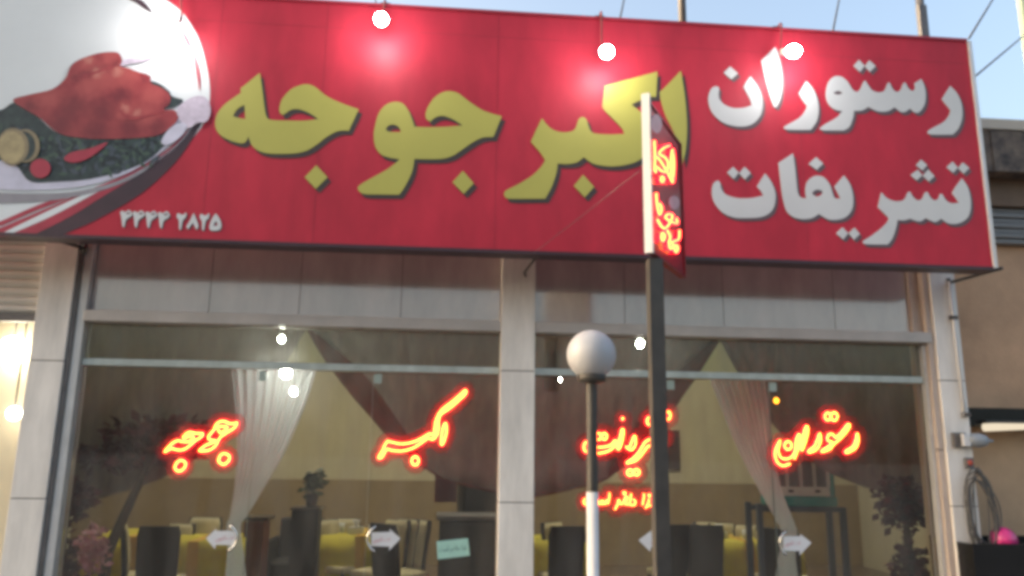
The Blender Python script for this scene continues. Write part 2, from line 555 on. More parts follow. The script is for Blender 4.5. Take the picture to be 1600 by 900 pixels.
# outer frame posts
lp = MB().box(XL1 + 0.002, XL1 + 0.026, WY - 0.085, WY + 0.05, 0, 3.02).build('window_post', Mt['alu_dark'], b)
MB().box(XL1 + 0.028, XL1 + 0.075, WY - 0.07, WY + 0.05, 0, 3.02).build('window_post', Mt['alu'], b)
MB().cbox(3.19, 3.230, WY - 0.08, WY + 0.05, 0.0, 1.66, 0.004).build('window_post', Mt['frame_beige'], b)
MB().cbox(3.188, 3.2285, WY - 0.083, WY + 0.05, 1.665, 3.02, 0.004).build('window_post', Mt['frame_beige'], b)
MB().box(3.165, 3.187, WY - 0.05, WY + 0.05, 0.0, 2.345).build('window_post', Mt['alu'], b)
MB().box(3.12, 3.187, WY - 0.04, WY + 0.05, 2.425, 3.02).build('window_post', Mt['frame_beige'], b)
BX0, BX1 = XL1 + 0.077, 3.163
bays = ((BX0, XC0 - 0.002), (XC1 + 0.002, BX1))
px_seams = ((395, 578), (1043, 1205))
MBs = []
for bi, (x0, x1) in enumerate(bays):
    # transom: opaque glossy panels with thin joints
    xs = [P(px, 450, WY).x for px in ((330, 470, 628) if bi == 0 else (975, 1128, 1300))]
    xe = [x0] + xs + [x1 if bi == 0 else 3.118]
    for a, c in zip(xe[:-1], xe[1:]):
        MB().box(a + 0.002, c - 0.002, WY - 0.01, WY + 0.02, 2.427, 3.015).build('transom_panel', Mt['transom'], b)
    MB().box(xe[0], xe[-1], WY + 0.022, WY + 0.04, 2.427, 3.015).build('panel_backing', Mt['joint'], b)
    MB().cbox(x0, x1 if bi == 0 else 3.215, WY - 0.095, WY + 0.05, 2.355, 2.425, 0.006).build('transom_rail', Mt['frame'], b)
    # upper fixed pane, door rail
    MB().box(x0, x1, WY - 0.006, WY + 0.004, 2.137, 2.353).build('upper_pane', Mt['glass_up'], b)
    MB().cbox(x0, x1, WY - 0.035, WY + 0.03, 2.092, 2.135, 0.004).build('door_rail', Mt['rail_glassy'], b)
    # three glass door leaves
    s = [P(px, 700, WY).x for px in px_seams[bi]]
    xe = [x0] + s + [x1]
    for k in range(3):
        a, c = xe[k] + 0.003, xe[k + 1] - 0.003
        d = MB().box(a, c, WY - 0.006, WY + 0.004, 0.03, 2.088).build('glass_door', Mt['glass'], b)
        e = MB()
        if k > 0:
            e.box(a - 0.002, a - 0.0004, WY - 0.006, WY + 0.004, 0.03, 2.088)
            e.box(a + 0.002, a + 0.05, WY - 0.011, WY - 0.007, 2.02, 2.08)
            e.build('door_clamp', Mt['seam'], d)
        MBs.append(d)
    # threshold
    MB().box(x0, x1, WY - 0.04, WY + 0.04, 0.0, 0.026).build('threshold', Mt['alu'], b)
# arc handles on the door leaves
def handle(px, py, flip, door):
    c = P(px, py, WY - 0.045)
    pts = []
    for k in range(13):
        a = -0.95 + 1.9 * k / 12
        pts.append(c + Vector((flip * (0.085 - 0.10 * math.cos(a)), 0, 0.085 * math.sin(a))))
    mb = MB().tube(pts, 0.0065, 8)
    for q in (pts[0], pts[-1]):
        mb.tube([q, q + Vector((0, 0.045, 0))], 0.006, 8)
    mb.build('handle', Mt['chrome'], door)
# small lettering set in type
def text_mesh(s):
    cu = bpy.data.curves.new('lettering', 'FONT')
    cu.body = s
    cu.align_x, cu.align_y = 'CENTER', 'CENTER'
    o = bpy.data.objects.new('lettering', cu)
    COL.objects.link(o)
    dg = bpy.context.evaluated_depsgraph_get()
    me = bpy.data.meshes.new_from_object(o.evaluated_get(dg))
    bpy.data.objects.remove(o)
    vs = [v.co.copy() for v in me.vertices]
    fs = [list(p.vertices) for p in me.polygons]
    xs = [v.x for v in vs]; ys = [v.y for v in vs]
    cx, cy = (min(xs) + max(xs)) / 2, (min(ys) + max(ys)) / 2
    W = max(xs) - min(xs)
    H = max(ys) - min(ys)
    bpy.data.meshes.remove(me)
    return [Vector(((v.x - cx) / W, (v.y - cy) / H, 0)) for v in vs], fs
SLIDE = text_mesh('\uFBFD\uFBFE\uFEEE\uFEB8\uFB90 \uFE8F\uFEAD\uFEA9')
READY = text_mesh('\uFE96\uFEB3\uFE8D \uFEAE\uFEBF\uFE8E\uFEA3 \uFE8D\uFEAC\uFECF')
def put_text(mb, T, c, wd, ht, rot=0.0, n=Vector((0, -1, 0))):
    vs, fs = T
    ca, sa = math.cos(rot), math.sin(rot)
    mb.add([c + Vector(((v.x * wd) * ca - (v.y * ht) * sa, 0, (v.x * wd) * sa + (v.y * ht) * ca)) for v in vs], fs)
def arrow(pts, ctr, door):
    plate_o = plate('arrow_sticker', [pts], WY - 0.0085, 0.002, Mt['paper'], door)
    mb = MB()
    put_text(mb, SLIDE, P(*ctr, WY - 0.0092), 0.105, 0.032, 0.10)
    mb.build('lettering', Mt['ink_red'], plate_o)
arrow([(322, 841), (339, 825), (337, 829.5), (369, 830), (369, 852), (337, 851), (336, 858)], (351, 841), MBs[0])
arrow([(626, 841.5), (608, 826), (610, 831), (580, 832), (580, 853), (609, 854), (607, 861)], (596, 843), MBs[2])
arrow([(998, 844), (1019, 828), (1017, 832), (1046, 834), (1046, 856), (1017, 855), (1016, 862)], (1030, 845), MBs[3])
arrow([(1268, 848), (1250, 834), (1251, 838), (1224, 838), (1224, 860), (1250, 861), (1249, 868)], (1238, 849), MBs[5])
handle(366, 841, -1, MBs[0])
handle(578, 842, 1, MBs[2])
handle(1041, 845, -1, MBs[3])
handle(1222, 849, 1, MBs[5])
# paper notice taped to the glass
nl = plate('paper_notice', [[(682, 846), (731, 841), (734, 868), (684, 874)]], WY - 0.0085, 0.002, Mt['mint'])
tag(nl, 'small mint green paper notice with dark handwriting stuck on the glass beside the middle pillar', 'notice')
mb = MB()
put_text(mb, READY, P(708, 857.5, WY - 0.0092), 0.165, 0.042, 0.08)
o = mb.build('lettering', Mt['ink_dark'], nl)

# ------------------------------------------------------------------ dining room behind the glass
RB = 12.0
RX0, RX1 = -5.2, 6.4
MB().box(RX0, RX1, RB, RB + 0.12, 1.2, 4.1).build('back_wall', Mt['cream'], b)
MB().box(RX0, RX1, RB - 0.02, RB + 0.118, 0.0, 1.197).build('wainscot', Mt['tan'], b)
MB().box(RX0 - 0.1, RX0, WY + 0.4, RB, 0.0, 4.1).build('side_wall', Mt['cream'], b)
MB().box(RX1, RX1 + 0.1, WY + 0.4, RB, 0.0, 4.1).build('side_wall', Mt['cream'], b)
MB().box(RX0, RX1, WY + 0.12, RB, 4.0, 4.08).build('ceiling', Mt['ceil'], b)
for (x0, x1) in ((RX0, XL0 - 0.01), (XR1 + 0.01, RX1)):
    MB().box(x0, x1, WY + 0.42, WY + 0.5, 0.0, 4.1).build('inner_wall', Mt['cream'], b)
MB().box(RX0, RX1, WY + 0.06, RB, -0.12, 0.008).build('floor', Mt['floor'], b)
i = 0
for x, lab in ((-2.6, 'left'), (0.6, 'middle'), (3.8, 'right')):  # added ceiling lights, hidden behind the drapes, that brighten the room
    t = thing('added_ceiling_light', 'added unseen square warm white light over the %s of the dining room' % {'left': 'left side', 'middle': 'middle', 'right': 'right side'}[lab], 'ceiling light', (x, 9.0, 3.9))
    MB().cbox(x - 0.34, x + 0.34, 8.66, 9.34, 3.955, 3.998, 0.01).build('frame', Mt['alu'], t)
    MB().box(x - 0.3, x + 0.3, 8.7, 9.3, 3.945, 3.953).build('diffuser', Mt['room_light'], t)

# brown swags, each falling in a curve away from its apex
def swag(edge, Y, label, lining=False):
    """edge: photo pixels along the lower hem, left to right"""
    pts = smooth(edge, False, 8)
    ew = [P(x, y, Y) for x, y in pts]
    n, m = 90, 14
    L = [0.0]
    for a, c in zip(ew[:-1], ew[1:]):
        L.append(L[-1] + abs(c.x - a.x))
    vs = []
    ztop = 2.98
    x0, x1 = ew[0].x, ew[-1].x
    high_left = ew[0].z > ew[-1].z
    for i in range(n + 1):
        x = x0 + (x1 - x0) * i / n
        for q in range(len(ew) - 1):
            if ew[q].x <= x <= ew[q + 1].x + 1e-9:
                t = (x - ew[q].x) / max(1e-9, ew[q + 1].x - ew[q].x)
                zb = ew[q].z + (ew[q + 1].z - ew[q].z) * t
                break
        for j in range(m + 1):
            ta = (i / n if high_left else 1 - i / n) / 0.62
            hem = 0.015 + (0.24 * math.sin(PI * ta) ** 0.8 if 0 < ta < 1 else 0)
            z = zb + hem * j / 4 if j <= 4 else zb + hem + (ztop - zb - hem) * (j - 4) / (m - 4)
            # pleats follow the hem
            ph = (z - zb) * 26 + (x - x0) * 9 + 1.7 * math.sin(x * 5)
            vs.append((x, Y + 0.022 * math.sin(ph) + 0.012 * math.sin(2.3 * ph + x * 4), z))
    def quads(j0, j1):
        return [(i * (m + 1) + j, (i + 1) * (m + 1) + j, (i + 1) * (m + 1) + j + 1, i * (m + 1) + j + 1) for i in range(n) for j in range(j0, j1)]
    def solid(o):
        k_ = o.modifiers.new('thickness', 'SOLIDIFY')
        k_.thickness = 0.004
        return o
    o = solid(MB().add(vs, quads(4 if lining else 0, m), True).build('swag_curtain', Mt['swag']))
    if lining:
        solid(MB().add(vs, quads(0, 4), True).build('lining', Mt['swag_red'], o))
    tag(o, label, 'curtain')
    return o
swag([(108, 790), (180, 772), (250, 748), (330, 700), (380, 655), (420, 605), (450, 559), (478, 516)], 6.15, 'brown pleated drape left of the peaked gap in the left window')
swag([(479, 516), (509, 565), (545, 613), (575, 647), (609, 686), (650, 722), (700, 752), (786, 772)], 6.15, 'brown pleated drape right of the peaked gap, beside the middle pillar', True)
swag([(834, 778), (900, 764), (945, 750), (985, 722), (1020, 690), (1053, 640), (1066, 620), (1093, 581), (1122, 534)], 6.15, 'brown pleated drape behind the globe lamp in the right window', True)
swag([(1123, 534), (1152, 581), (1190, 640), (1230, 690), (1290, 735), (1380, 770), (1448, 785)], 6.15, 'brown pleated drape above the air cooler at the right end')

def sheer(left, right, Y, label, pleats=9):
    a = smooth(left, False, 8)
    c = smooth(right, False, 8)
    n = min(len(a), len(c))
    m = 72
    vs = []
    for i in range(n):
        p, q = P(*a[i], Y), P(*c[i], Y)
        wd = (q - p).length
        for j in range(m + 1):
            u = j / m
            v = p.lerp(q, u)
            v.y += (0.006 + 0.03 * wd) * math.sin(u * 2 * PI * pleats + 0.9 * math.sin(u * 9) + i * 0.02) * 0.8
            vs.append(v)
    fs = [(i * (m + 1) + j, i * (m + 1) + j + 1, (i + 1) * (m + 1) + j + 1, (i + 1) * (m + 1) + j) for i in range(n - 1) for j in range(m)]
    o = MB().add(vs, fs, True).build('sheer_curtain', Mt['sheer'])
    tag(o, label, 'curtain')
    # tie band
    tie = P((left[-3][0] + right[-3][0]) / 2, (left[-3][1] + right[-3][1]) / 2, Y)
    return o
sheer([(362, 574), (368, 640), (370, 700), (366, 760), (359, 805), (354, 822), (355, 860), (350, 915)],
      [(496, 574), (474, 640), (448, 700), (415, 758), (386, 806), (376, 822), (380, 862), (386, 915)], 5.55,
      'white sheer curtain gathered to a tie above the leftmost arrow sticker', 9)
sheer([(1108, 592), (1128, 640), (1152, 700), (1186, 765), (1212, 812), (1222, 833), (1217, 870), (1210, 915)],
      [(1196, 594), (1202, 640), (1208, 700), (1222, 765), (1240, 812), (1246, 833), (1244, 870), (1250, 915)], 5.55,
      'white sheer curtain gathered beside the air cooler in the right window', 8)

# ------------------------------------------------------------------ furniture
def make_chair():
    t = thing('dining_chair', '', 'chair')
    MB().cbox(-0.185, 0.185, -0.20, 0.20, 0.40, 0.47, 0.02).build('seat', Mt['cream_cloth'], t)
    mb = MB()
    # tall gently raked back: black shell, sheet of boxes joined
    N = 8
    vs, fs = [], []
    for i in range(N + 1):
        z = 0.30 + (0.93 - 0.30) * i / N
        yb = 0.205 + 0.075 * (i / N) ** 1.6
        wd = 0.178 - 0.015 * (1 - i / N) - (0.02 if i == N else 0)
        for (x, y) in ((-wd, yb - 0.03), (wd, yb - 0.03), (wd, yb + 0.012), (-wd, yb + 0.012)):
            vs.append((x, y, z))
    for i in range(N):
        for k in range(4):
            fs.append((i * 4 + k, i * 4 + (k + 1) % 4, (i + 1) * 4 + (k + 1) % 4, (i + 1) * 4 + k))
    fs += [(3, 2, 1, 0), tuple(N * 4 + k for k in range(4))]
    mb.add(vs, fs)
    bk = mb.build('backrest', Mt['black_cloth'], t)
    vs, fs = [], []
    for i in range(N + 1):
        z = 0.47 + (0.925 - 0.47) * i / N
        q = (z - 0.30) / 0.63
        yb = 0.205 + 0.075 * q ** 1.6
        wd = 0.163 - (0.022 if i == N else 0)
        bul = 0.018 * math.sin(PI * i / N)
        for (x, y) in ((-wd, yb - 0.045), (0, yb - 0.05 - bul), (wd, yb - 0.045), (wd, yb - 0.031), (-wd, yb - 0.031)):
            vs.append((x, y, z))
    for i in range(N):
        for k in range(5):
            fs.append((i * 5 + k, i * 5 + (k + 1) % 5, (i + 1) * 5 + (k + 1) % 5, (i + 1) * 5 + k))
    fs += [(4, 3, 2, 1, 0), tuple(N * 5 + k for k in range(5))]
    MB().add(vs, fs, True).build('back_pad', Mt['cream_cloth'], bk)
    for sx in (-1, 1):
        for sy in (-1, 1):
            MB().tube([(sx * 0.155, sy * 0.17, 0.41), (sx * 0.168, sy * 0.19, 0.0)], [0.02, 0.013], 6).build('leg', Mt['dark_wood'], t)
    return t
FZ = 0.008
chair0 = make_chair()
first = [True]
def chair(px, top, rz, label, h=0.93):
    p = PZ(px, top, FZ + h)
    sc = h / 0.93
    q = Vector((p.x, p.y, FZ))
    off = Vector((0, 0.26, 0))
    off.rotate(Matrix.Rotation(rz, 3, 'Z'))
    loc = q - off * sc
    if first[0]:
        first[0] = False
        chair0.location = loc
        chair0.rotation_euler = (0, 0, rz)
        chair0.scale = (sc,) * 3
        chair0['label'] = label
        chair0['group'] = 'chairs in the dining room'
        return chair0
    return dup(chair0, loc, rz, label, 'chairs in the dining room', sc)
# black backs turned to the window (rz about pi), cream fronts facing it (rz 0)
chair(250, 822, PI + 0.12, 'black backed chair, broad from behind, left of the leftmost arrow sticker')
chair(600, 818, PI - 0.75, 'black backed chair seen from behind under the arrow sticker pointing right in the left window')
chair(886, 822, PI + 0.1, 'black backed chair seen from behind by the lower white part of the globe lamp post')
chair(1068, 819, PI + 0.25, 'black backed chair seen from behind close to the right of the tall sign post')
chair(1104, 820, PI + 0.05, 'black backed chair seen from behind in front of the yellow table in the right window')
chair(1218, 826, PI - 0.55, 'black chair seen side on by the right arrow sticker', 0.93)
chair(192, 815, PI * 0.62, 'chair with a thin cream edge at the left end of the leftmost table')
chair(322, 808, 0.05, 'cream fronted chair behind the table left of the left sheer curtain', 0.9)
chair(285, 818, -0.35, 'cream fronted chair half hidden right of the broad black chair', 0.84)
chair(540, 810, 0.1, 'cream fronted chair facing out behind the table in the middle of the left window', 0.88)
chair(512, 812, 0.9, 'dark chair turned sideways left of the cream chair in the left window', 0.88)
chair(622, 812, -0.75, 'cream and black chair, first of the slanted row right of the arrow sticker', 0.92)
chair(640, 811, -0.85, 'cream and black chair, middle of the slanted row right of the arrow sticker', 0.92)
chair(657, 812, -0.95, 'cream and black chair, last of the slanted row towards the mint notice', 0.92)
chair(862, 816, 0.8, 'cream edged chair half hidden beside the middle pillar', 0.9)
chair(1102, 815, 0.3, 'cream fronted chair partly hidden behind the black chairs by the tall sign post', 0.86)
chair(1127, 817, 0.08, 'cream fronted chair behind the right yellow table, farther from the blue stand', 0.86)
chair(1168, 820, -0.05, 'cream fronted chair behind the right yellow table, by the blue stand leg', 0.86)
chair(1203, 824, -0.5, 'narrow cream chair just right of the blue stand leg', 0.86)

def table(px, ytop, w_, d_, n):
    p = PZ(px, ytop, FZ + 0.735)
    x, y = p.x, p.y + d_ / 2
    t = thing('dining_table', n[0], 'table', (x, y, FZ), 0, 'dining tables')
    MB().cbox(x - w_ / 2, x + w_ / 2, y - d_ / 2, y + d_ / 2, FZ + 0.69, FZ + 0.73, 0.008).build('tabletop', Mt['dark_wood'], t)
    for sx in (-1, 1):
        for sy in (-1, 1):
            MB().box(x + sx * (w_ / 2 - 0.06) - 0.025, x + sx * (w_ / 2 - 0.06) + 0.025, y + sy * (d_ / 2 - 0.06) - 0.025, y + sy * (d_ / 2 - 0.06) + 0.025, FZ, FZ + 0.688).build('leg', Mt['dark_wood'], t)
    # cloth: top sheet and hanging skirt, longest at the corners
    per = []
    K = 22
    hw, hd = w_ / 2 + 0.012, d_ / 2 + 0.012
    cor = [(-hw, -hd), (hw, -hd), (hw, hd), (-hw, hd)]
    for e in range(4):
        a, c = cor[e], cor[(e + 1) % 4]
        for k in range(K):
            u = k / K
            per.append((a[0] + (c[0] - a[0]) * u, a[1] + (c[1] - a[1]) * u, u))
    N = len(per)
    zt = FZ + 0.735
    vs = [(x + a, y + c, zt) for a, c, u in per]
    for lv in (0.33, 0.66, 1.0):
        for q, (a, c, u) in enumerate(per):
            e = abs(2 * u - 1)
            drop = (0.54 + 0.10 * e ** 4) * lv
            fl = 1 + lv * (0.035 + 0.03 * math.sin(q * 0.9 + 1.3 * math.sin(q * 0.31)) + 0.05 * e ** 6)
            vs.append((x + a * fl, y + c * fl, zt - drop))
    fs = [tuple(range(N))]
    for l in range(3):
        for q in range(N):
            q2 = (q + 1) % N
            fs.append((l * N + q, l * N + q2, (l + 1) * N + q2, (l + 1) * N + q))
    mb = MB().add(vs, fs, True)
    o = mb.build('tablecloth', Mt['yellow_cloth'])
    tag(o, n[1], 'tablecloth', 'yellow tablecloths')
    # amber runner point hanging over the near edge
    mb = MB()
    cx = x + 0.02
    yy = y - hd * 1.0
    mb.add([(cx - 0.05, yy - 0.016, zt + 0.004), (cx + 0.05, yy - 0.016, zt + 0.004), (cx + 0.09, yy - 0.085, zt - 0.58), (cx - 0.02, yy - 0.085, zt - 0.58),
            (cx - 0.05, y + hd * 0.9, zt + 0.004), (cx + 0.05, y + hd * 0.9, zt + 0.004)], [(0, 1, 2, 3), (4, 5, 1, 0)])
    rn = mb.build('table_runner', Mt['amber_cloth'])
    sm = rn.modifiers.new('thickness', 'SOLIDIFY')
    sm.thickness = 0.003
    tag(rn, n[2], 'table runner', 'amber table runners')
    return x, y, zt
tabs = []
for px, yt, w_, d_, n in (
    (205, 838, 0.85, 0.8, ('dining table under a yellow cloth left of the broad black chair', 'yellow tablecloth in the left corner of the left window, right of the pink flowers', 'amber runner on the leftmost yellow tablecloth')),
    (300, 846, 0.8, 0.8, ('dining table under a yellow cloth below the leftmost arrow sticker', 'yellow tablecloth between the broad black chair and the leftmost arrow sticker', 'amber runner on the yellow cloth by the leftmost arrow sticker')),
    (560, 838, 1.05, 0.9, ('dining table under a yellow cloth in the middle of the left window', 'bright yellow tablecloth either side of the black chair in the middle of the left window', 'amber runner on the yellow cloth in the middle of the left window')),
    (868, 848, 0.6, 0.8, ('dining table under a yellow cloth right beside the middle pillar', 'yellow tablecloth peeping out between the middle pillar and a black chair', 'amber runner on the yellow cloth right beside the middle pillar')),
    (1166, 846, 1.15, 0.8, ('dining table under a yellow cloth in the right window', 'yellow tablecloth between the two black chairs and the blue stand leg', 'amber runner hanging in a point on the right window table')),
):
    tabs.append(table(px, yt, w_, d_, n))
def ware(ti, dx, dy, kind, label):
    x, y, z = tabs[ti]
    x += dx; y += dy
    z += 0.003
    if kind == 'box':
        t = thing('tissue_box', label, 'tissue box', (x, y, z))
        MB().cbox(x - 0.08, x + 0.08, y - 0.05, y + 0.05, z, z + 0.07, 0.006).build('carton', Mt['white_ware'], t)
        MB().lathe([(0.03, 0), (0.015, 0.03), (0.045, 0.07), (0.001, 0.06)], (x, y, z + 0.071), 9).build('tissue', Mt['paper'], t)
    else:
        o = MB().lathe([(0.001, 0), (0.028, 0), (0.034, 0.1), (0.031, 0.1), (0.026, 0.006), (0.001, 0.005)], (x, y, z), 14).build('drinking_cup', Mt['white_ware'])
        tag(o, label, 'cup')
ware(2, -0.05, -0.22, 'box', 'white tissue box on the bright yellow cloth left of the black chair')
ware(2, 0.12, -0.3, 'cup', 'white cup right of the tissue box on the bright yellow cloth')
ware(2, -0.22, -0.1, 'cup', 'white cup left of the tissue box on the bright yellow cloth')
ware(4, -0.18, -0.1, 'box', 'white tissue box on the yellow cloth in the right window')
ware(4, 0.05, -0.25, 'cup', 'white cup on the yellow cloth in the right window')

# red-brown cabinet
p = PZ(398, 806, 0.95)
t = thing('cabinet', 'red brown wooden cabinet with a dark top right of the left sheer curtain', 'cabinet', (p.x, p.y + 0.2, FZ))
MB().cbox(p.x - 0.10, p.x + 0.10, p.y, p.y + 0.3, FZ, 0.90, 0.006).build('carcass', Mt['red_wood'], t)
MB().cbox(p.x - 0.13, p.x + 0.14, p.y - 0.03, p.y + 0.33, 0.903, 0.94, 0.006).build('top', Mt['dark_wood'], t)
# dark plinth, plant on it and armchair
p = PZ(478, 793, 1.08)
t = thing('plant_stand', 'tall dark wooden stand left of the middle table in the left window', 'stand', (p.x, p.y + 0.2, FZ))
MB().cbox(p.x - 0.13, p.x + 0.12, p.y, p.y + 0.25, FZ + 0.06, 1.05, 0.01).build('body', Mt['black_cloth'], t)
MB().cbox(p.x - 0.145, p.x + 0.135, p.y - 0.015, p.y + 0.265, 1.053, 1.08, 0.006).build('top', Mt['dark_wood'], t)
MB().box(p.x - 0.11, p.x + 0.10, p.y + 0.02, p.y + 0.23, FZ, FZ + 0.058).build('plinth', Mt['dark_wood'], t)
def leaves(c, rad, n, size, sq=(1, 1, 1), seed=1):
    rd = random.Random(seed)
    mb = MB()
    for _ in range(n):
        while True:
            v = Vector((rd.uniform(-1, 1), rd.uniform(-1, 1), rd.uniform(-1, 1)))
            if 0.25 < v.length < 1:
                break
        v = Vector((v.x * sq[0], v.y * sq[1], v.z * sq[2])) * rad * rd.uniform(0.75, 1.12)
        q = Vector((rd.uniform(-1, 1), rd.uniform(-1, 1), rd.uniform(-0.6, 0.6))).normalized()
        s2 = q.orthogonal().normalized()
        s2.rotate(Matrix.Rotation(rd.uniform(0, 6.28), 3, q))
        L = size * rd.uniform(0.6, 1.3)
        p0 = Vector(c) + v
        mb.add([p0, p0 + q * L * 0.5 + s2 * L * 0.28, p0 + q * L, p0 + q * L * 0.5 - s2 * L * 0.28], [(0, 1, 2, 3)])
    return mb
t = thing('potted_plant', 'dark potted plant on the tall dark stand in the left window', 'plant', (p.x + 0.03, p.y + 0.12, 1.081))
MB().lathe([(0.001, 0), (0.05, 0), (0.07, 0.12), (0.06, 0.12), (0.045, 0.02)], (p.x + 0.03, p.y + 0.12, 1.081), 16).build('pot', Mt['vase'], t)
leaves((p.x + 0.03, p.y + 0.12, 1.30), 0.11, 130, 0.09, (0.8, 0.8, 1.1), 3).build('foliage', Mt['leaf_green'], t)
p = PZ(457, 845, 0.66)
t = thing('armchair', 'low black armchair in front of the tall dark stand', 'armchair', (p.x, p.y + 0.3, FZ))
MB().cbox(p.x - 0.24, p.x + 0.24, p.y, p.y + 0.5, FZ + 0.16, 0.44, 0.03).build('seat', Mt['black_cloth'], t)
MB().cbox(p.x - 0.3, p.x - 0.242, p.y, p.y + 0.6, FZ + 0.1, 0.66, 0.025).build('armrest', Mt['black_cloth'], t)
MB().cbox(p.x + 0.242, p.x + 0.3, p.y, p.y + 0.6, FZ + 0.1, 0.66, 0.025).build('armrest', Mt['black_cloth'], t)
MB().cbox(p.x - 0.24, p.x + 0.24, p.y + 0.502, p.y + 0.62, FZ + 0.16, 0.86, 0.03).build('backrest', Mt['black_cloth'], t)
for sx in (-1, 1):
    for sy in (0.05, 0.55):
        MB().tube([(p.x + sx * 0.27, p.y + sy, FZ + 0.1), (p.x + sx * 0.27, p.y + sy, FZ)], 0.016, 8).build('leg', Mt['alu'], t)
# dark serving counter with things behind, right end of the left window
p = PZ(725, 806, 1.0)
t = thing('serving_counter', 'dark serving counter behind the mint green notice', 'counter', (p.x, p.y, FZ))
MB().cbox(p.x - 0.24, p.x + 0.5, p.y, p.y + 0.5, FZ, 0.955, 0.01).build('body', Mt['black_gloss'], t)
MB().cbox(p.x - 0.27, p.x + 0.54, p.y - 0.03, p.y + 0.53, 0.958, 1.0, 0.008).build('top', Mt['alu_dark'], t)
t = thing('drinks_cooler', 'tall dark drinks cooler beyond the serving counter', 'cooler', (p.x + 0.25, p.y + 0.9, FZ))
MB().cbox(p.x - 0.05, p.x + 0.55, p.y + 0.65, p.y + 1.2, FZ, 1.72, 0.02).build('body', Mt['steel_dark'], t)
MB().box(p.x, p.x + 0.5, p.y + 0.64, p.y + 0.648, 0.3, 1.6).build('door_pane', Mt['win_dark'], t)
t = thing('hanging_banner', 'dark red banner above the serving counter', 'banner', (p.x - 0.16, p.y + 0.8, 1.62))
MB().box(p.x - 0.3, p.x - 0.06, p.y + 0.8, p.y + 0.812, 1.08, 1.62).build('cloth', Mt['mulberry'], t)
MB().tube([(p.x - 0.32, p.y + 0.806, 1.63), (p.x - 0.04, p.y + 0.806, 1.63)], 0.01, 8).build('rod', Mt['dark_wood'], t)
# framed pictures on the back wall
t = thing('picture_frame', 'tall dark framed picture on the cream wall right of the tall sign post', 'picture', (P(1054, 702, RB - 0.03).x, RB - 0.03, 1.6))
a, c = P(1043, 672, RB - 0.03), P(1063, 735, RB - 0.03)
MB().box(a.x, c.x, RB - 0.045, RB - 0.003, c.z, a.z).build('frame', Mt['dark_wood'], t)
MB().box(a.x + 0.04, c.x - 0.04, RB - 0.05, RB - 0.046, c.z + 0.05, a.z - 0.05).build('picture', Mt['vase'], t)
# wooden board leaning high beside the pillar
a, c = P(850, 528, 5.3), P(874, 612, 5.3)
t = thing('wooden_frame', 'narrow wooden frame hung high behind the glass right of the middle pillar', 'frame', ((a.x + c.x) / 2, 5.3, c.z))
for x0, x1, z0, z1 in ((a.x, a.x + 0.018, c.z, a.z), (c.x - 0.018, c.x, c.z, a.z), (a.x + 0.019, c.x - 0.019, c.z, c.z + 0.018), (a.x + 0.019, c.x - 0.019, a.z - 0.018, a.z)):
    MB().box(x0, x1, 5.29, 5.31, z0, z1).build('rail', Mt['curtain_rod'], t)
MB().box(a.x + 0.019, c.x - 0.019, 5.297, 5.303, c.z + 0.019, a.z - 0.019).build('panel', Mt['brown_beam'], t)
# evaporative air cooler on a blue steel stand
AY = 6.7
a, c = P(1206, 722, AY), P(1310, 792, AY)
cz = c.z
t = thing('cooler_stand', 'blue grey steel stand under the air cooler', 'stand', ((a.x + c.x) / 2, AY + 0.3, FZ))
xl, xr = P(1187, 780, AY).x, P(1318, 790, AY).x
for x in (xl, xr):
    for y in (AY, AY + 0.25):
        MB().box(x - 0.022, x + 0.022, y, y + 0.044, FZ, cz + 0.02 if x == xl else cz - 0.004).build('leg', Mt['blue_steel'], t)
for y in (AY, AY + 0.25):
    MB().box(xl + 0.023, xr - 0.023, y + 0.002, y + 0.042, cz - 0.045, cz - 0.003).build('rail', Mt['blue_steel'], t)
t = thing('air_cooler', 'white and teal evaporative air cooler on the blue stand under the right neon word', 'air cooler', ((a.x + c.x) / 2, AY + 0.3, cz))
MB().cbox(a.x, c.x, AY, AY + 0.30, cz, cz + 0.085, 0.015).build('base', Mt['teal'], t)
MB().cbox(c.x - 0.05, c.x - 0.002, AY + 0.03, AY + 0.29, cz + 0.087, cz + 0.5, 0.01).build('side_panel', Mt['teal'], t)
gz0, gz1 = cz + 0.087, cz + 0.5
MB().box(a.x + 0.01, c.x - 0.053, AY + 0.06, AY + 0.28, gz0, gz1).build('body', Mt['joint'], t)
g = MB()
g.box(a.x + 0.01, c.x - 0.053, AY + 0.03, AY + 0.055, gz0, gz0 + 0.075)
g.box(a.x + 0.01, c.x - 0.053, AY + 0.03, AY + 0.055, gz1 - 0.03, gz1)
for k in range(5):
    x = a.x + 0.012 + (c.x - 0.08 - a.x) * k / 4
    g.box(x, x + 0.022, AY + 0.032, AY + 0.054, gz0 + 0.076, gz1 - 0.031)
g.build('grille', Mt['cooler_white'], t)
g = MB()
for k in range(22):
    z = gz0 + 0.085 + (gz1 - gz0 - 0.125) * k / 21
    g.box(a.x + 0.012, c.x - 0.056, AY + 0.045, AY + 0.058, z, z + 0.006)
g.build('louvre', Mt['shutter_grey'], t)
for k in (0.3, 0.72):
    x = a.x + (c.x - a.x) * k
    MB().ball((x, AY + 0.027, gz0 + 0.04), 0.026, 14, 8, (1.1, 0.25, 0.55)).build('knob', Mt['joint'], t)

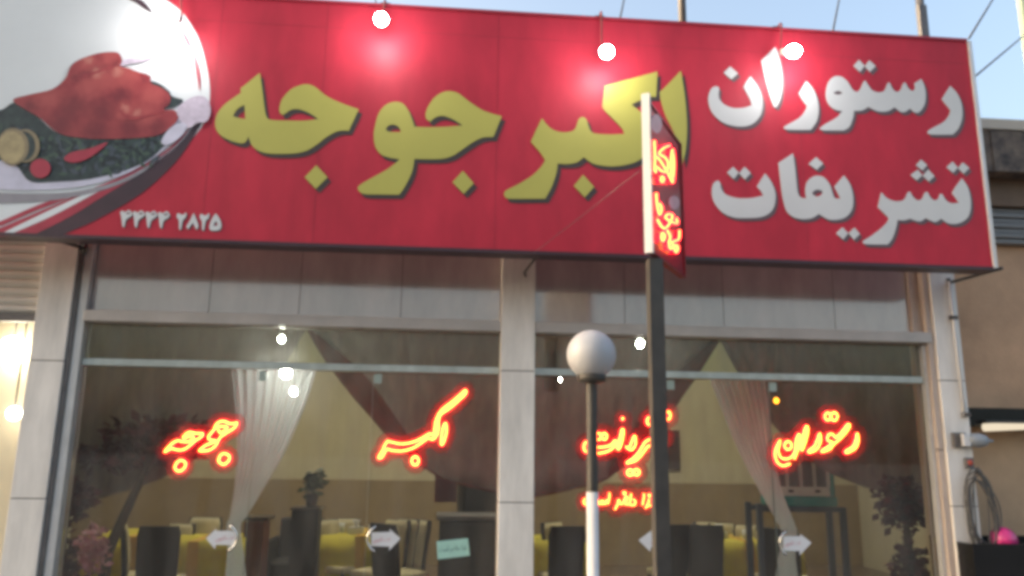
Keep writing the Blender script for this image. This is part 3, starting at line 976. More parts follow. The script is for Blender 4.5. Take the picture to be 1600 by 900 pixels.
# artificial dark red trees and flowers close to the glass
def red_tree(px, y0, y1, Y, wpx, label, seed):
    top, base = P(px, y0, Y), P(px, y1, Y)
    r = (P(px + wpx, y0, Y) - P(px, y0, Y)).length
    t = thing('artificial_tree', label, 'plant', (top.x, Y, FZ))
    MB().lathe([(0.001, 0), (0.10, 0), (0.13, 0.32), (0.115, 0.32), (0.1, 0.03)], (top.x, Y, FZ), 18).build('pot', Mt['vase'], t)
    tr = MB()
    tr.tube([(top.x, Y, FZ + 0.1), (top.x + 0.02, Y, 0.6), (top.x, Y, top.z - r * 0.8)], [0.05, 0.04, 0.02], 8)
    for k in range(6):
        a = k * 1.05
        tr.tube([(top.x, Y, top.z - r), (top.x + 0.6 * r * math.cos(a), Y + 0.35 * r * math.sin(a), top.z - r * 0.5 + 0.1 * math.sin(k))], [0.012, 0.005], 5)
    tr.build('trunk', Mt['bark'], t)
    leaves((top.x, Y, top.z - r), r, 520, 0.075, (1, 0.7, 1.0), seed).build('crown', Mt['leaf_red'], t)
    low = leaves((top.x, Y, 0.62), 0.26, 700, 0.09, (0.62, 0.5, 1.7), seed + 5)
    low.build('hanging_leaves', Mt['leaf_red'], t)
red_tree(1408, 742, 830, 5.75, 40, 'dark red artificial tree behind the glass at the right end of the right window', 11)
red_tree(108, 745, 840, 5.72, 36, 'dark red artificial tree behind the glass at the left end of the left window', 23)
# branching dark red spray, stands in for a tree line reflected in the glass
p = P(262, 700, 5.9)
t = thing('artificial_tree', 'dark red branches standing in for a reflected tree, left of the left neon word', 'plant', (p.x - 0.1, 5.9, FZ))
tr = MB()
tr.tube([(p.x - 0.35, 5.9, FZ), (p.x - 0.33, 5.9, 0.9), (p.x - 0.1, 5.88, 1.55), (p.x + 0.2, 5.9, 1.75)], [0.05, 0.04, 0.025, 0.008], 8)
tr.build('trunk', Mt['bark'], t)
lv = leaves((p.x - 0.05, 5.9, 1.68), 0.33, 420, 0.1, (1.25, 0.4, 0.42), 31)
lv2 = leaves((p.x - 0.3, 5.9, 1.55), 0.25, 220, 0.1, (1.4, 0.4, 0.35), 32)
b0 = len(lv.v)
lv.v += lv2.v; lv.f += [[i + b0 for i in f] for f in lv2.f]; lv.mi += lv2.mi; lv.sm += lv2.sm
lv.build('foliage', Mt['leaf_red'], t)
p = P(146, 862, 5.5)
t = thing('flower_vase', 'vase of pink and white flowers behind the glass at bottom left', 'flowers', (p.x, 5.5, FZ))
MB().lathe([(0.001, 0), (0.09, 0), (0.11, 0.25), (0.06, 0.6), (0.075, 0.72), (0.06, 0.72), (0.05, 0.6)], (p.x, 5.5, FZ), 18).build('vase', Mt['vase'], t)
leaves((p.x, 5.5, p.z + 0.02), 0.15, 260, 0.055, (0.62, 0.5, 1.15), 41).build('blossom', Mt['flower_pink'], t)

# small bulbs hung inside
def hang_bulb(px, py, Y, r, m, label):
    p = P(px, py, Y)
    t = thing('hanging_bulb', label, 'light bulb', tuple(p))
    MB().ball(p, r, 16, 10, (1, 1, 1.15)).build('bulb', m, t)
    MB().lathe([(0.001, r * 1.9), (r * 0.5, r * 1.9), (r * 0.55, r * 1.05), (0.001, r * 1.0)], p, 12).build('socket', Mt['white_paint'], t)
    MB().tube([p + Vector((0, 0, r * 1.9)), (p.x, Y, 2.99)], 0.003, 5).build('cord', Mt['cable'], t)
hang_bulb(440, 530, 5.33, 0.020, Mt['bulb_small'], 'white bulb hung left of the peak in the left window, uppermost of a column')
hang_bulb(447, 582, 5.18, 0.033, Mt['bulb_small'], 'round white bulb at the door rail above the left sheer curtain')
hang_bulb(459, 612, 5.14, 0.020, Mt['bulb_small'], 'small white bulb in front of the left sheer curtain, lowest of a column')
hang_bulb(1000, 537, 5.33, 0.024, Mt['bulb_small'], 'white bulb behind the upper pane between the globe lamp and the tall post')
hang_bulb(873, 593, 5.33, 0.014, Mt['bulb_small'], 'tiny white bulb just left of the globe lamp')
hang_bulb(1213, 626, 5.33, 0.018, Mt['bulb_orange'], 'orange bulb above the right neon word')

# ------------------------------------------------------------------ neon words behind the glass
NY = 5.019
def neon(strokes, r, m, parent, name='neon_letter', Y=NY, seg=5):
    for cl, pts in strokes:
        w3 = [P(x, y, Y) for x, y in smooth(pts, cl, seg)]
        o = MB().tube(w3, r, 7, cl).build(name, m, parent)
        MB().tube([v + Vector((0, r * 2.6, 0)) for v in w3], r * 3.2, 8, cl).build('halo_tube', Mt['neon_halo'], o)  # added red glow tube, stands in for the red halo around the neon
def ring(cx, cy, rx, ry, n=8):
    return [(cx + rx * math.cos(2 * PI * k / n), cy + ry * math.sin(2 * PI * k / n)) for k in range(n)]
def neon_word(label, cr, strokes, dots, r, m=None):
    c = crop(strokes[0][1], *cr)
    p = P(c[0][0], c[0][1], NY)
    t = thing('neon_sign', label, 'neon sign', tuple(p), 0, 'neon words in the windows')
    m = m or Mt['neon']
    neon([(k, crop(s_, *cr)) for k, s_ in strokes], r, m, t)
    neon([(k, crop(s_, *cr)) for k, s_ in dots], r, m, t, 'neon_dot')
    # added red sheet along the word's contour, spreads the tube light into a halo
    lines = [smooth(crop(s_, *cr), k, 4) for k, s_ in strokes + dots]
    pts = []
    for ln in lines:
        for (xa, ya), (xb, yb) in zip(ln, ln[1:] + ln[:1]):
            d_ = math.hypot(xb - xa, yb - ya)
            if d_ < 30:
                q_ = max(1, int(d_ / 2))
                pts += [(xa + (xb - xa) * u / q_, ya + (yb - ya) * u / q_) for u in range(q_)]
    mg = 13.5 if r > 0.0036 or m is Mt['neon'] else 12
    st = 1.5
    x_0, y_0 = min(q[0] for q in pts) - mg - 2, min(q[1] for q in pts) - mg - 2
    cells = set()
    kr = int(mg / st) + 1
    for qx, qy in pts:
        ci, cj = int((qx - x_0) / st), int((qy - y_0) / st)
        for di in range(-kr, kr + 1):
            for dj in range(-kr, kr + 1):
                if (ci, cj) is not None and di * di + dj * dj <= (mg / st) ** 2:
                    cells.add((ci + di, cj + dj))
    idx, vs_, fs_ = {}, [], []
    def vid(i_, j_):
        if (i_, j_) not in idx:
            idx[(i_, j_)] = len(vs_)
            vs_.append(P(x_0 + i_ * st, y_0 + j_ * st, NY + 0.026 + 0.004 * (m is not Mt['neon'])))
        return idx[(i_, j_)]
    for i_, j_ in sorted(cells):
        fs_.append((vid(i_, j_), vid(i_ + 1, j_), vid(i_ + 1, j_ + 1), vid(i_, j_ + 1)))
    bk = MB().add(vs_, fs_).build('halo_backing', Mt['halo_sheet'], t)
    th = bk.modifiers.new('thickness', 'SOLIDIFY')
    th.thickness = 0.002
    return t
NR = 0.0034
neon_word('red glowing neon word at the left, with two diamond dots below', (240, 630, 7.5), [
    (True, [(125, 574, C), (200, 487), (275, 440), (345, 452), (410, 450), (468, 408), (440, 382), (385, 402), (345, 408), (370, 370), (420, 338), (485, 352), (577, 355, C), (560, 392), (490, 438), (400, 515), (330, 548), (260, 545), (210, 530)]),
    (True, [(532, 560, C), (600, 500), (690, 462), (722, 438), (660, 430), (643, 392), (690, 330), (716, 300), (722, 268), (765, 222), (830, 212), (900, 242), (978, 228, C), (950, 285), (850, 350), (775, 408), (730, 492), (680, 535), (620, 556)]),
    (False, [(722, 296), (785, 272), (865, 280), (832, 318), (782, 348), (758, 308)]),
], [(True, [(320, 668), (375, 700), (358, 760), (300, 798), (248, 760), (272, 700)]), (True, [(832, 588), (887, 622), (876, 680), (818, 718), (763, 678), (782, 612)])], NR)
neon_word('red glowing neon word with a long raised stroke left of the middle pillar', (570, 590, 6.0), [
    (True, [(128, 748), (160, 695), (205, 605), (245, 604), (335, 622), (430, 610), (530, 572), (605, 525), (642, 540), (655, 480), (662, 420), (690, 350), (730, 295), (820, 225), (900, 155), (940, 118), (946, 150), (880, 215), (800, 285), (712, 345), (692, 400), (690, 480), (670, 550), (632, 580), (595, 566), (530, 612), (440, 665), (340, 688), (255, 682), (205, 672), (172, 730), (150, 752)]),
    (True, [(760, 432), (766, 500), (745, 590), (720, 630), (716, 590), (726, 500), (745, 440)]),
], [(True, ring(472, 780, 32, 40))], NR)
neon_word('red glowing neon word crossed by the two lamp posts, right of the middle pillar', (900, 630, 5.294), [
    (True, [(85, 320), (64, 362), (85, 402), (170, 414), (250, 402), (312, 365), (336, 322), (320, 310), (290, 345), (232, 362), (165, 365), (110, 362)]),
    (True, [(380, 218), (394, 235), (376, 330), (355, 380), (344, 365), (364, 285)]),
    (False, [(410, 358), (440, 366), (468, 300), (488, 272), (492, 340), (462, 386), (425, 372)]),
    (True, [(418, 496), (480, 450), (530, 390), (572, 322), (630, 292), (690, 286), (735, 262), (742, 300), (700, 330), (630, 340), (590, 362), (555, 410), (500, 470)]),
], [(True, ring(186, 275, 23, 26)), (True, ring(234, 275, 22, 26)), (True, ring(447, 574, 24, 24)), (True, ring(501, 571, 24, 24)),
    (True, ring(605, 148, 18, 30)), (True, ring(660, 88, 18, 26)), (True, ring(764, 102, 17, 32)), (True, ring(386, 128, 4, 5, 6))], NR)
neon_word('small neon line of yellow script below the word crossed by the lamp posts', (900, 750, 11.43), [
    (False, [(1395, 325), (1345, 345), (1385, 390), (1388, 448), (1330, 452), (1285, 462), (1235, 502)]),
    (False, [(1300, 330), (1298, 390), (1262, 455)]),
    (False, [(1215, 240), (1208, 340), (1186, 450)]),
    (False, [(985, 240), (972, 350), (962, 430), (1005, 448), (1052, 436), (1062, 380), (1015, 345)]),
    (False, [(945, 432), (878, 425), (922, 320), (885, 300), (842, 400), (798, 430), (762, 350), (745, 430), (692, 530)]),
    (False, [(597, 228), (592, 330), (566, 435)]),
    (False, [(545, 345), (520, 420), (482, 422), (470, 360), (448, 422), (412, 422), (402, 365), (375, 422), (250, 434), (160, 432), (135, 388), (160, 328)]),
], [(True, ring(865, 236, 22, 18)), (True, ring(1375, 255, 14, 12)), (True, ring(1308, 276, 16, 13)), (True, ring(365, 340, 14, 14)), (True, ring(300, 318, 14, 14))], 0.0026, Mt['neon_small'])
neon_word('red glowing neon word at the right, with two round dots above', (1190, 620, 7.2), [
    (True, [(1076, 412), (1088, 500), (1052, 582), (960, 630), (952, 608), (1030, 558), (1060, 480)]),
    (True, [(978, 306), (988, 342), (932, 422), (862, 492), (812, 532), (770, 588), (680, 618), (690, 598), (758, 556), (795, 508), (748, 495), (742, 450), (772, 416), (812, 432), (830, 458), (890, 410), (940, 345)]),
    (True, [(655, 412), (664, 500), (622, 590), (540, 626), (532, 606), (590, 560), (628, 480)]),
    (True, [(510, 330), (522, 385), (492, 512), (456, 602), (448, 560), (466, 450), (488, 360)]),
    (False, [(212, 488), (165, 570), (150, 655), (180, 738), (242, 776), (322, 752)]),
    (False, [(208, 500), (188, 600), (212, 676), (270, 700), (338, 676), (378, 600), (388, 490), (418, 420), (430, 450), (418, 560), (368, 702)]),
], [(True, ring(746, 222, 34, 42)), (True, ring(818, 222, 36, 46)), (True, ring(298, 548, 40, 46))], NR)

# ------------------------------------------------------------------ signboard
sb = thing('signboard', 'long red signboard with yellow and white lettering and a roast chicken picture', 'signboard', (-0.5, SY, 2.76))
SX0, SX1, SZ0, SZ1 = -4.3, 3.352, 2.765, 4.285
MB().box(SX0, SX1, SY, SY + 0.03, SZ0 + 0.004, SZ1).build('face_panel', Mt['red'], sb)
MB().box(SX0, SX1, SY + 0.032, SY + 0.10, SZ0 + 0.012, SZ1 - 0.004).build('back_panel', Mt['sign_back'], sb)
MB().box(SX1 + 0.002, SX1 + 0.026, SY - 0.012, SY + 0.12, SZ0 - 0.004, SZ1 + 0.004).build('end_frame', Mt['alu'], sb)
MB().box(SX0, SX1, SY - 0.008, SY + 0.12, SZ1 + 0.002, SZ1 + 0.022).build('top_frame', Mt['red_seam'], sb)
MB().box(SX0, SX1, SY - 0.006, SY + 0.12, SZ0 - 0.018, SZ0 + 0.002).build('bottom_frame', Mt['print_dark'], sb)
for px in (330, 500, 776, 1000, 1250):
    x = P(px, 200, SY).x
    MB().box(x - 0.0015, x + 0.0015, SY - 0.0008, SY + 0.01, SZ0 + 0.01, SZ1 - 0.003).build('face_seam', Mt['red_seam'], sb)
MB().box(P(310, 45, SY).x, SX1 - 0.003, SY - 0.0009, SY + 0.01, SZ1 - 0.158, SZ1 - 0.155).build('face_seam', Mt['red_seam'], sb)

# --- printed picture, flat layers of print on the face
SYp = SY - 0.0012
lay = [0]
def chicken_tones():
    m = Mt['print_meat']
    n = m.node_tree
    bs_ = n.nodes['Principled BSDF']
    src = bs_.inputs['Base Color'].links[0].from_socket
    tc = n.nodes.new('ShaderNodeTexCoord')
    nz = n.nodes.new('ShaderNodeTexNoise')
    nz.inputs['Scale'].default_value = 22
    va = n.nodes.new('ShaderNodeVectorMath'); va.operation = 'MULTIPLY_ADD'
    va.inputs[1].default_value = (0.07, 0.0, 0.07)
    n.links.new(tc.outputs['Object'], nz.inputs['Vector'])
    n.links.new(nz.outputs['Color'], va.inputs[0])
    n.links.new(tc.outputs['Object'], va.inputs[2])
    dk, lt, hi = (0.13, 0.008, 0.016), (0.44, 0.080, 0.072), (0.55, 0.22, 0.17)
    for x, y, r, c in ((160, 172, 22, dk), (116, 168, 20, dk), (150, 208, 22, dk), (230, 122, 9, dk), (96, 196, 22, dk), (205, 200, 20, dk), (245, 200, 16, dk),
                       (122, 121, 8, dk), (136, 117, 8, dk), (150, 112, 8, dk), (164, 108, 8, dk), (180, 103, 8, dk), (48, 168, 12, dk), (190, 150, 14, dk), (262, 165, 8, dk),
                       (165, 122, 20, lt), (200, 118, 18, lt), (140, 98, 15, lt), (172, 90, 10, lt), (228, 182, 16, lt), (76, 156, 16, lt), (240, 150, 16, lt), (200, 172, 12, lt), (140, 140, 16, lt), (190, 182, 8, lt),
                       (152, 116, 8, hi), (184, 113, 8, hi), (196, 170, 6, hi), (138, 96, 6, hi), (215, 178, 6, hi)):
        q = P(x, y, SY) - Vector(sb.location)
        ds = n.nodes.new('ShaderNodeVectorMath'); ds.operation = 'DISTANCE'
        n.links.new(va.outputs[0], ds.inputs[0])
        ds.inputs[1].default_value = (q.x + 0.035, q.y, q.z + 0.035)
        mr = n.nodes.new('ShaderNodeMapRange'); mr.interpolation_type = 'SMOOTHSTEP'
        rr = r / F_PX * 4.9
        mr.inputs['From Min'].default_value = rr * 0.15
        mr.inputs['From Max'].default_value = rr * 1.5
        mr.inputs['To Min'].default_value = 0.7
        mr.inputs['To Max'].default_value = 0.0
        n.links.new(ds.outputs['Value'], mr.inputs[0])
        mx = n.nodes.new('ShaderNodeMix'); mx.data_type = 'RGBA'
        n.links.new(mr.outputs[0], mx.inputs[0])
        n.links.new(src, mx.inputs[6])
        mx.inputs[7].default_value = (*c, 1)
        src = mx.outputs[2]
    n.links.new(src, bs_.inputs['Base Color'])
def pr(name, pts, m, parent, dz=0.0):
    lay[0] += 1
    return plate(name, [smooth(pts, True, 4)], SY - 0.0015 - 0.0006 * lay[0], 0.0004, m, parent)
pic = plate('printed_picture', [smooth([(-560, -12, C), (255, -4, C), (285, 20), (308, 55), (322, 100), (328, 140), (324, 178), (310, 205), (272, 246), (225, 274), (180, 296), (120, 320), (60, 342), (8, 362, C), (-560, 345, C)], True, 6)], SY - 0.0015, 0.001, Mt['print_white'], sb)
pr('swoosh', [(52, 366, C), (95, 368, C), (150, 344), (220, 303), (272, 256), (302, 215), (318, 188, C), (306, 192), (280, 224), (230, 264), (170, 300), (100, 342)], Mt['print_dark'], pic)
pr('swoosh', [(-40, 372, C), (52, 367, C), (110, 338), (170, 301), (230, 264), (280, 222), (300, 196, C), (262, 232), (205, 268), (150, 292), (90, 318), (0, 356)], Mt['print_red'], pic)
pr('swoosh', [(4, 364, C), (18, 365, C), (80, 338), (150, 301), (158, 297, C), (140, 300), (70, 332)], Mt['print_white'], pic)
pr('swoosh', [(-20, 358, C), (4, 352, C), (60, 328), (128, 301), (118, 300, C), (60, 320), (0, 346), (-20, 354)], Mt['print_red'], pic)
pr('plate_shadow', [(-60, 300), (30, 302), (110, 300), (180, 284), (235, 256), (270, 228), (225, 268), (170, 294), (90, 312), (0, 318), (-60, 316)], Mt['print_grey'], pic)
pr('rim_line', [(272, 56), (286, 72), (298, 96), (305, 124), (299, 108), (288, 86)], Mt['print_dark'], pic)
pr('rim_line', [(282, 44), (296, 64), (308, 92), (313, 120), (312, 142), (308, 122), (302, 94), (290, 66)], Mt['print_red'], pic)
pr('rim_line', [(200, -2), (216, -2), (228, 6), (238, 20), (226, 14), (212, 4)], Mt['print_dark'], pic)
pr('plate', [(-160, 262), (-80, 290), (0, 296), (60, 297), (130, 291), (200, 270), (258, 232), (296, 190), (318, 150), (280, 178), (240, 190), (150, 200), (0, 240), (-90, 250)], Mt['print_rim'], pic)
pr('greens', [(-110, 230), (-80, 190), (-30, 168), (0, 172), (22, 160), (45, 166), (62, 186), (92, 208), (150, 214), (226, 214), (262, 204), (286, 186), (262, 222), (232, 250), (196, 266), (140, 280), (90, 284), (48, 284), (28, 262), (10, 250), (-40, 256)], Mt['print_green'], pic)
pr('greens', [(234, 128), (248, 130), (264, 142), (269, 150), (286, 156), (278, 163), (266, 168), (252, 166), (244, 148)], Mt['print_green'], pic)
rd = random.Random(9)
lf = MB()
L0 = SY - 0.0015 - 0.0006 * (lay[0] + 1)
lay[0] += 2
for k in range(260):
    if k < 110:
        u = rd.random()
        cx, cy = -90 + 340 * u, 214 + 45 * rd.random() + (-30 * (1 - u) if u < 0.4 else 0)
    else:
        cx, cy = rd.uniform(10, 262), rd.uniform(222, 272)
        if cy > 284 - abs(cx - 60) * 0.10:
            continue
        if cx < 34 and cy > 248:
            continue
        if cx > 200 and cy > 250 - (cx - 200) * 0.5:
            continue
    an = rd.uniform(0, 6.28)
    l_, w_ = rd.uniform(5, 12), rd.uniform(2, 4.5)
    pts = [(cx - l_ * math.cos(an), cy - l_ * math.sin(an)), (cx - w_ * math.sin(an), cy + w_ * math.cos(an)), (cx + l_ * math.cos(an), cy + l_ * math.sin(an)), (cx + w_ * math.sin(an), cy - w_ * math.cos(an))]
    lf.k = k % 3
    lf.add([P(x, y, L0 - 0.0000012 * k) for x, y in pts], [(0, 1, 2, 3)])
lf.build('garnish_leaves', [Mt['print_leaf'], Mt['print_leaf_dark'], Mt['print_leaf_blue']], pic)
pr('bone', [(186, 98), (200, 92), (218, 88), (226, 76), (232, 72), (234, 82), (240, 88), (224, 96), (205, 99), (190, 103)], Mt['print_frill'], pic)
pr('chicken', [(20, 156), (45, 148), (82, 139), (102, 122), (110, 104), (124, 93), (150, 84), (172, 81), (185, 83), (191, 94), (188, 103), (200, 106), (215, 112), (234, 118), (236, 130), (250, 136), (264, 146), (266, 160), (256, 171), (272, 172), (279, 184), (262, 203), (238, 213), (180, 217), (134, 216), (92, 208), (62, 184), (38, 170)], Mt['print_meat'], pic)
chicken_tones()
pr('crease', [(112, 126), (128, 117), (150, 111), (172, 104), (190, 101), (172, 107), (150, 115), (130, 121)], Mt['print_meat_dark'], pic)
pr('crease', [(186, 170), (196, 178), (214, 182), (240, 176), (262, 172), (240, 180), (214, 187), (194, 184)], Mt['print_meat_dark'], pic)
pr('crease', [(222, 116), (233, 119), (235, 129), (228, 127)], Mt['print_meat_dark'], pic)
pr('frill', [(276, 172), (284, 162), (300, 152), (316, 150), (326, 158), (329, 176), (322, 190), (308, 192), (296, 200), (286, 196), (280, 186)], Mt['print_frill'], pic)
pr('plate_edge', [(262, 204), (280, 192), (292, 196), (282, 214), (262, 226), (252, 222)], Mt['print_rim'], pic)
pr('pepper', [(100, 248), (112, 238), (140, 232), (168, 222), (152, 238), (132, 250), (112, 254)], Mt['print_red'], pic)
pr('pepper', [(-60, 230), (-40, 216), (-10, 214), (-20, 232), (-44, 240)], Mt['print_red'], pic)
pr('tomato', ring(63, 263, 16, 15), Mt['print_red'], pic)
pr('lemon', ring(40, 228, 22, 26, 12), Mt['print_lemon_rim'], pic)
pr('lemon', ring(36, 228, 19, 23, 12), Mt['print_green'], pic)
pr('lemon', ring(20, 229, 25, 29, 12), Mt['print_lemon_rim'], pic)
pr('lemon', ring(18, 230, 21, 25, 12), Mt['print_lemon'], pic)

# --- lettering: traced outlines with their printed offset behind them
def glyph(loops, cr, m, md, off, name='letter', seg=5):
    L = [smooth(crop(lp, *cr), True, seg) for lp in loops]
    o = plate(name, L, SY - 0.005, 0.0025, m, sb)
    plate('letter_edge', L, SY - 0.0022, 0.0010, md, o, off)
    return o
c3 = (320, 80, 3.2)
Yl, Yd, OY = Mt['yellow'], Mt['letter_dark'], (5.5, 7.0)
glyph([[(275, 108, C), (288, 200), (298, 280), (308, 325), (332, 343), (420, 347), (500, 347), (568, 339, C), (520, 308), (470, 290), (430, 293), (402, 312), (386, 318, C), (373, 297), (384, 245), (425, 195), (470, 172), (510, 165), (550, 178), (610, 225), (690, 262), (770, 290, C), (720, 397, C), (665, 400), (610, 428), (555, 470), (500, 500), (430, 512), (330, 512), (275, 500), (242, 478), (228, 455), (218, 424, C), (205, 452), (178, 460), (120, 443), (70, 412), (52, 370), (60, 318), (95, 270), (145, 232), (180, 208, C), (179, 186, C)],
       [(140, 325, C), (162, 290), (198, 268, C), (203, 339, C), (170, 334)]], c3, Yl, Yd, OY)
glyph([[(557, 570, C), (614, 630, C), (555, 688, C), (499, 630, C)]], c3, Yl, Yd, OY, 'letter_dot')
glyph([[(1485, 325, C), (1443, 428, C), (1390, 432), (1340, 455), (1290, 490), (1240, 522), (1190, 537), (1120, 540), (1048, 538, C), (1040, 590), (1020, 640), (992, 690), (972, 717, C), (880, 716), (800, 714), (772, 700), (765, 682), (782, 664), (850, 625), (920, 585), (975, 540, C), (925, 532), (880, 515), (852, 475), (845, 420), (852, 370), (870, 310), (905, 268), (950, 253), (990, 262), (1020, 300), (1040, 350), (1048, 378, C), (1120, 380), (1200, 378), (1290, 371, C), (1240, 340), (1190, 323), (1152, 332), (1128, 352, C), (1108, 338), (1105, 308), (1120, 270), (1150, 230), (1190, 205), (1230, 200), (1270, 212), (1320, 250), (1380, 290), (1430, 310)],
       [(905, 390), (920, 372), (945, 367), (970, 380), (979, 402), (950, 404), (920, 402)]], c3, Yl, Yd, OY)
glyph([[(1290, 598, C), (1345, 660, C), (1295, 713, C), (1238, 655, C)]], c3, Yl, Yd, OY, 'letter_dot')
c4 = (760, 80, 3.461)
glyph([[(925, 110, C), (918, 247, C), (870, 250), (784, 288, C), (850, 345), (892, 425), (893, 500), (860, 560), (800, 602), (700, 622), (620, 618), (565, 602), (528, 572, C), (490, 600), (440, 610), (385, 607, C), (378, 660), (352, 735), (318, 797, C), (220, 798), (122, 797), (100, 785), (97, 765), (115, 748), (180, 715), (250, 670), (295, 625), (318, 588, C), (285, 540), (240, 490, C), (270, 425), (300, 362, C), (340, 410), (390, 435), (440, 437), (475, 425), (490, 395), (500, 367), (520, 356), (540, 367), (552, 405), (568, 435), (600, 447), (680, 450), (746, 447, C), (735, 420), (690, 370), (642, 322), (628, 297), (635, 240), (642, 198), (662, 182)]], c4, Yl, Yd, OY)
glyph([[(522, 668, C), (583, 733, C), (532, 790, C), (473, 728, C)]], c4, Yl, Yd, OY, 'letter_dot')
glyph([[(1052, 105, C), (1074, 250), (1085, 400), (1078, 530), (1060, 614, C), (1045, 520), (1010, 430), (970, 350), (945, 270), (938, 220, C), (990, 170)]], c4, Yl, Yd, OY)
c5 = (1080, 60, 3.478)
Wl, Wd, OW = Mt['white_letter'], Mt['letter_grey'], (4.0, 5.2)
glyph([[(1408, 258, C), (1446, 300), (1470, 360), (1473, 430), (1452, 490), (1422, 522, C), (1350, 523), (1296, 520), (1285, 508), (1305, 490), (1370, 455), (1400, 420), (1410, 390, C), (1385, 360), (1362, 330, C), (1380, 300)]], c5, Wl, Wd, OW)
glyph([[(1250, 220, C), (1268, 260), (1275, 310), (1268, 360), (1242, 398), (1215, 402), (1190, 380, C), (1165, 398), (1138, 398), (1106, 374, C), (1070, 395), (1030, 398), (1000, 390), (963, 372, C), (930, 391), (885, 393, C), (880, 430), (860, 480), (830, 500, C), (760, 500), (712, 498), (700, 487), (730, 465), (790, 430), (822, 394, C), (780, 385), (745, 355), (732, 310), (738, 260), (755, 225), (785, 205), (820, 210), (850, 235), (868, 265), (885, 285), (905, 290, C), (922, 270), (935, 240), (945, 228, C), (965, 258), (985, 282), (1020, 293), (1050, 283), (1066, 248), (1078, 240), (1092, 270), (1115, 290), (1138, 280), (1150, 250), (1163, 240), (1180, 270), (1203, 285), (1216, 270), (1212, 244, C)],
       [(774, 296), (800, 285), (822, 297), (797, 306)]], c5, Wl, Wd, OW)
glyph([[(912, 116, C), (943, 148, C), (918, 181, C), (882, 149, C)]], c5, Wl, Wd, OW, 'letter_dot')
glyph([[(968, 118, C), (1003, 150, C), (972, 182, C), (945, 150, C)]], c5, Wl, Wd, OW, 'letter_dot')
glyph([[(625, 232, C), (660, 270), (685, 330), (693, 390), (682, 450), (650, 497, C), (580, 497), (516, 494), (505, 482), (530, 465), (590, 430), (622, 388), (628, 365, C), (605, 335), (585, 300, C), (605, 265)]], c5, Wl, Wd, OW)
glyph([[(458, 45, C), (478, 110), (492, 200), (492, 280), (482, 335), (464, 374, C), (448, 372, C), (430, 320), (405, 220), (380, 122, C), (420, 82)]], c5, Wl, Wd, OW)
glyph([[(322, 205, C), (355, 250), (382, 310), (388, 370), (375, 420), (340, 460), (290, 478), (230, 475), (170, 455), (120, 410), (97, 360), (95, 310), (112, 270), (138, 261), (152, 272), (149, 300), (154, 330), (182, 360), (230, 378), (290, 376), (330, 362, C), (320, 330), (300, 292), (285, 265, C), (300, 235)]], c5, Wl, Wd, OW)
glyph([[(212, 152, C), (255, 190, C), (218, 222, C), (177, 187, C)]], c5, Wl, Wd, OW, 'letter_dot')
c6 = (1080, 220, 3.333)
glyph([[(1410, 195, C), (1440, 240), (1455, 300), (1455, 360), (1437, 403), (1392, 430), (1340, 430), (1302, 405, C), (1270, 423), (1222, 402, C), (1190, 420), (1140, 405, C), (1110, 414), (1075, 412, C), (1065, 460), (1047, 510), (1025, 540, C), (960, 540), (906, 537), (895, 523), (930, 500), (990, 455), (1024, 418), (1028, 400, C), (1000, 372), (972, 345, C), (990, 268, C), (1020, 298), (1060, 314), (1098, 312), (1115, 298), (1126, 272), (1140, 266), (1154, 290), (1180, 310), (1203, 300), (1216, 272), (1231, 268), (1246, 295), (1268, 310), (1287, 300), (1296, 278), (1309, 280), (1326, 308), (1355, 325), (1395, 322, C), (1378, 298), (1358, 272, C), (1378, 238)]], c6, Wl, Wd, OW)
for q in ([(1197, 98), (1229, 126), (1205, 154), (1170, 127)], [(1180, 150), (1204, 180), (1175, 205), (1142, 178)], [(1235, 150), (1268, 184), (1238, 211), (1206, 181)],
          [(1362, 108), (1389, 140), (1365, 166), (1329, 137)], [(1415, 112), (1449, 142), (1419, 171), (1391, 141)],
          [(650, 85), (688, 118), (655, 151), (611, 120)], [(788, 450), (818, 481), (793, 513), (754, 482)], [(850, 452), (879, 485), (848, 516), (820, 482)],
          [(218, 135), (248, 165), (222, 199), (187, 165)], [(278, 135), (311, 168), (280, 201), (250, 168)]):
    glyph([[(*v, C) for v in q]], c6, Wl, Wd, OW, 'letter_dot')
glyph([[(795, 180, C), (825, 222), (842, 280), (842, 340), (822, 383), (782, 407), (720, 410), (665, 381, C), (630, 402), (580, 408), (530, 395), (497, 365), (480, 310), (470, 250), (455, 115, C), (530, 65, C), (540, 130), (548, 210), (555, 268), (570, 294), (600, 300, C), (595, 270), (598, 230), (615, 200), (650, 182), (690, 190), (720, 225), (735, 268), (748, 298), (777, 300, C), (762, 270), (745, 240, C), (768, 212)],
       [(630, 272), (655, 254), (683, 262), (678, 280), (652, 290)]], c6, Wl, Wd, OW)
glyph([[(385, 170, C), (415, 210), (438, 270), (435, 330), (412, 373), (362, 397), (290, 402), (220, 398), (160, 370), (120, 320), (108, 270), (115, 225), (138, 207), (151, 220), (157, 250), (182, 280), (240, 298), (310, 298), (376, 285, C), (362, 260), (342, 238, C), (362, 205)]], c6, Wl, Wd, OW)
c7 = (170, 320, 8.421)
four = [(150, 98), (180, 78, C), (215, 98), (240, 78), (275, 72), (304, 112), (290, 150), (225, 196), (203, 282), (178, 280), (165, 165)]
fourh = [(228, 112), (258, 96), (284, 108), (252, 126)]
two = [(903, 112, C), (925, 112, C), (945, 126), (985, 130), (1004, 105, C), (1022, 104, C), (1006, 168), (972, 202), (947, 318), (926, 316), (922, 205), (893, 160)]
OD = (1.6, 2.0)
for k in range(4):
    dx, dy = k * 165, k * 5
    glyph([[(p_[0] + dx, p_[1] + dy) + p_[2:] for p_ in four], [(p_[0] + dx, p_[1] + dy) for p_ in fourh]], c7, Wl, Wd, OD, 'numeral', 3)
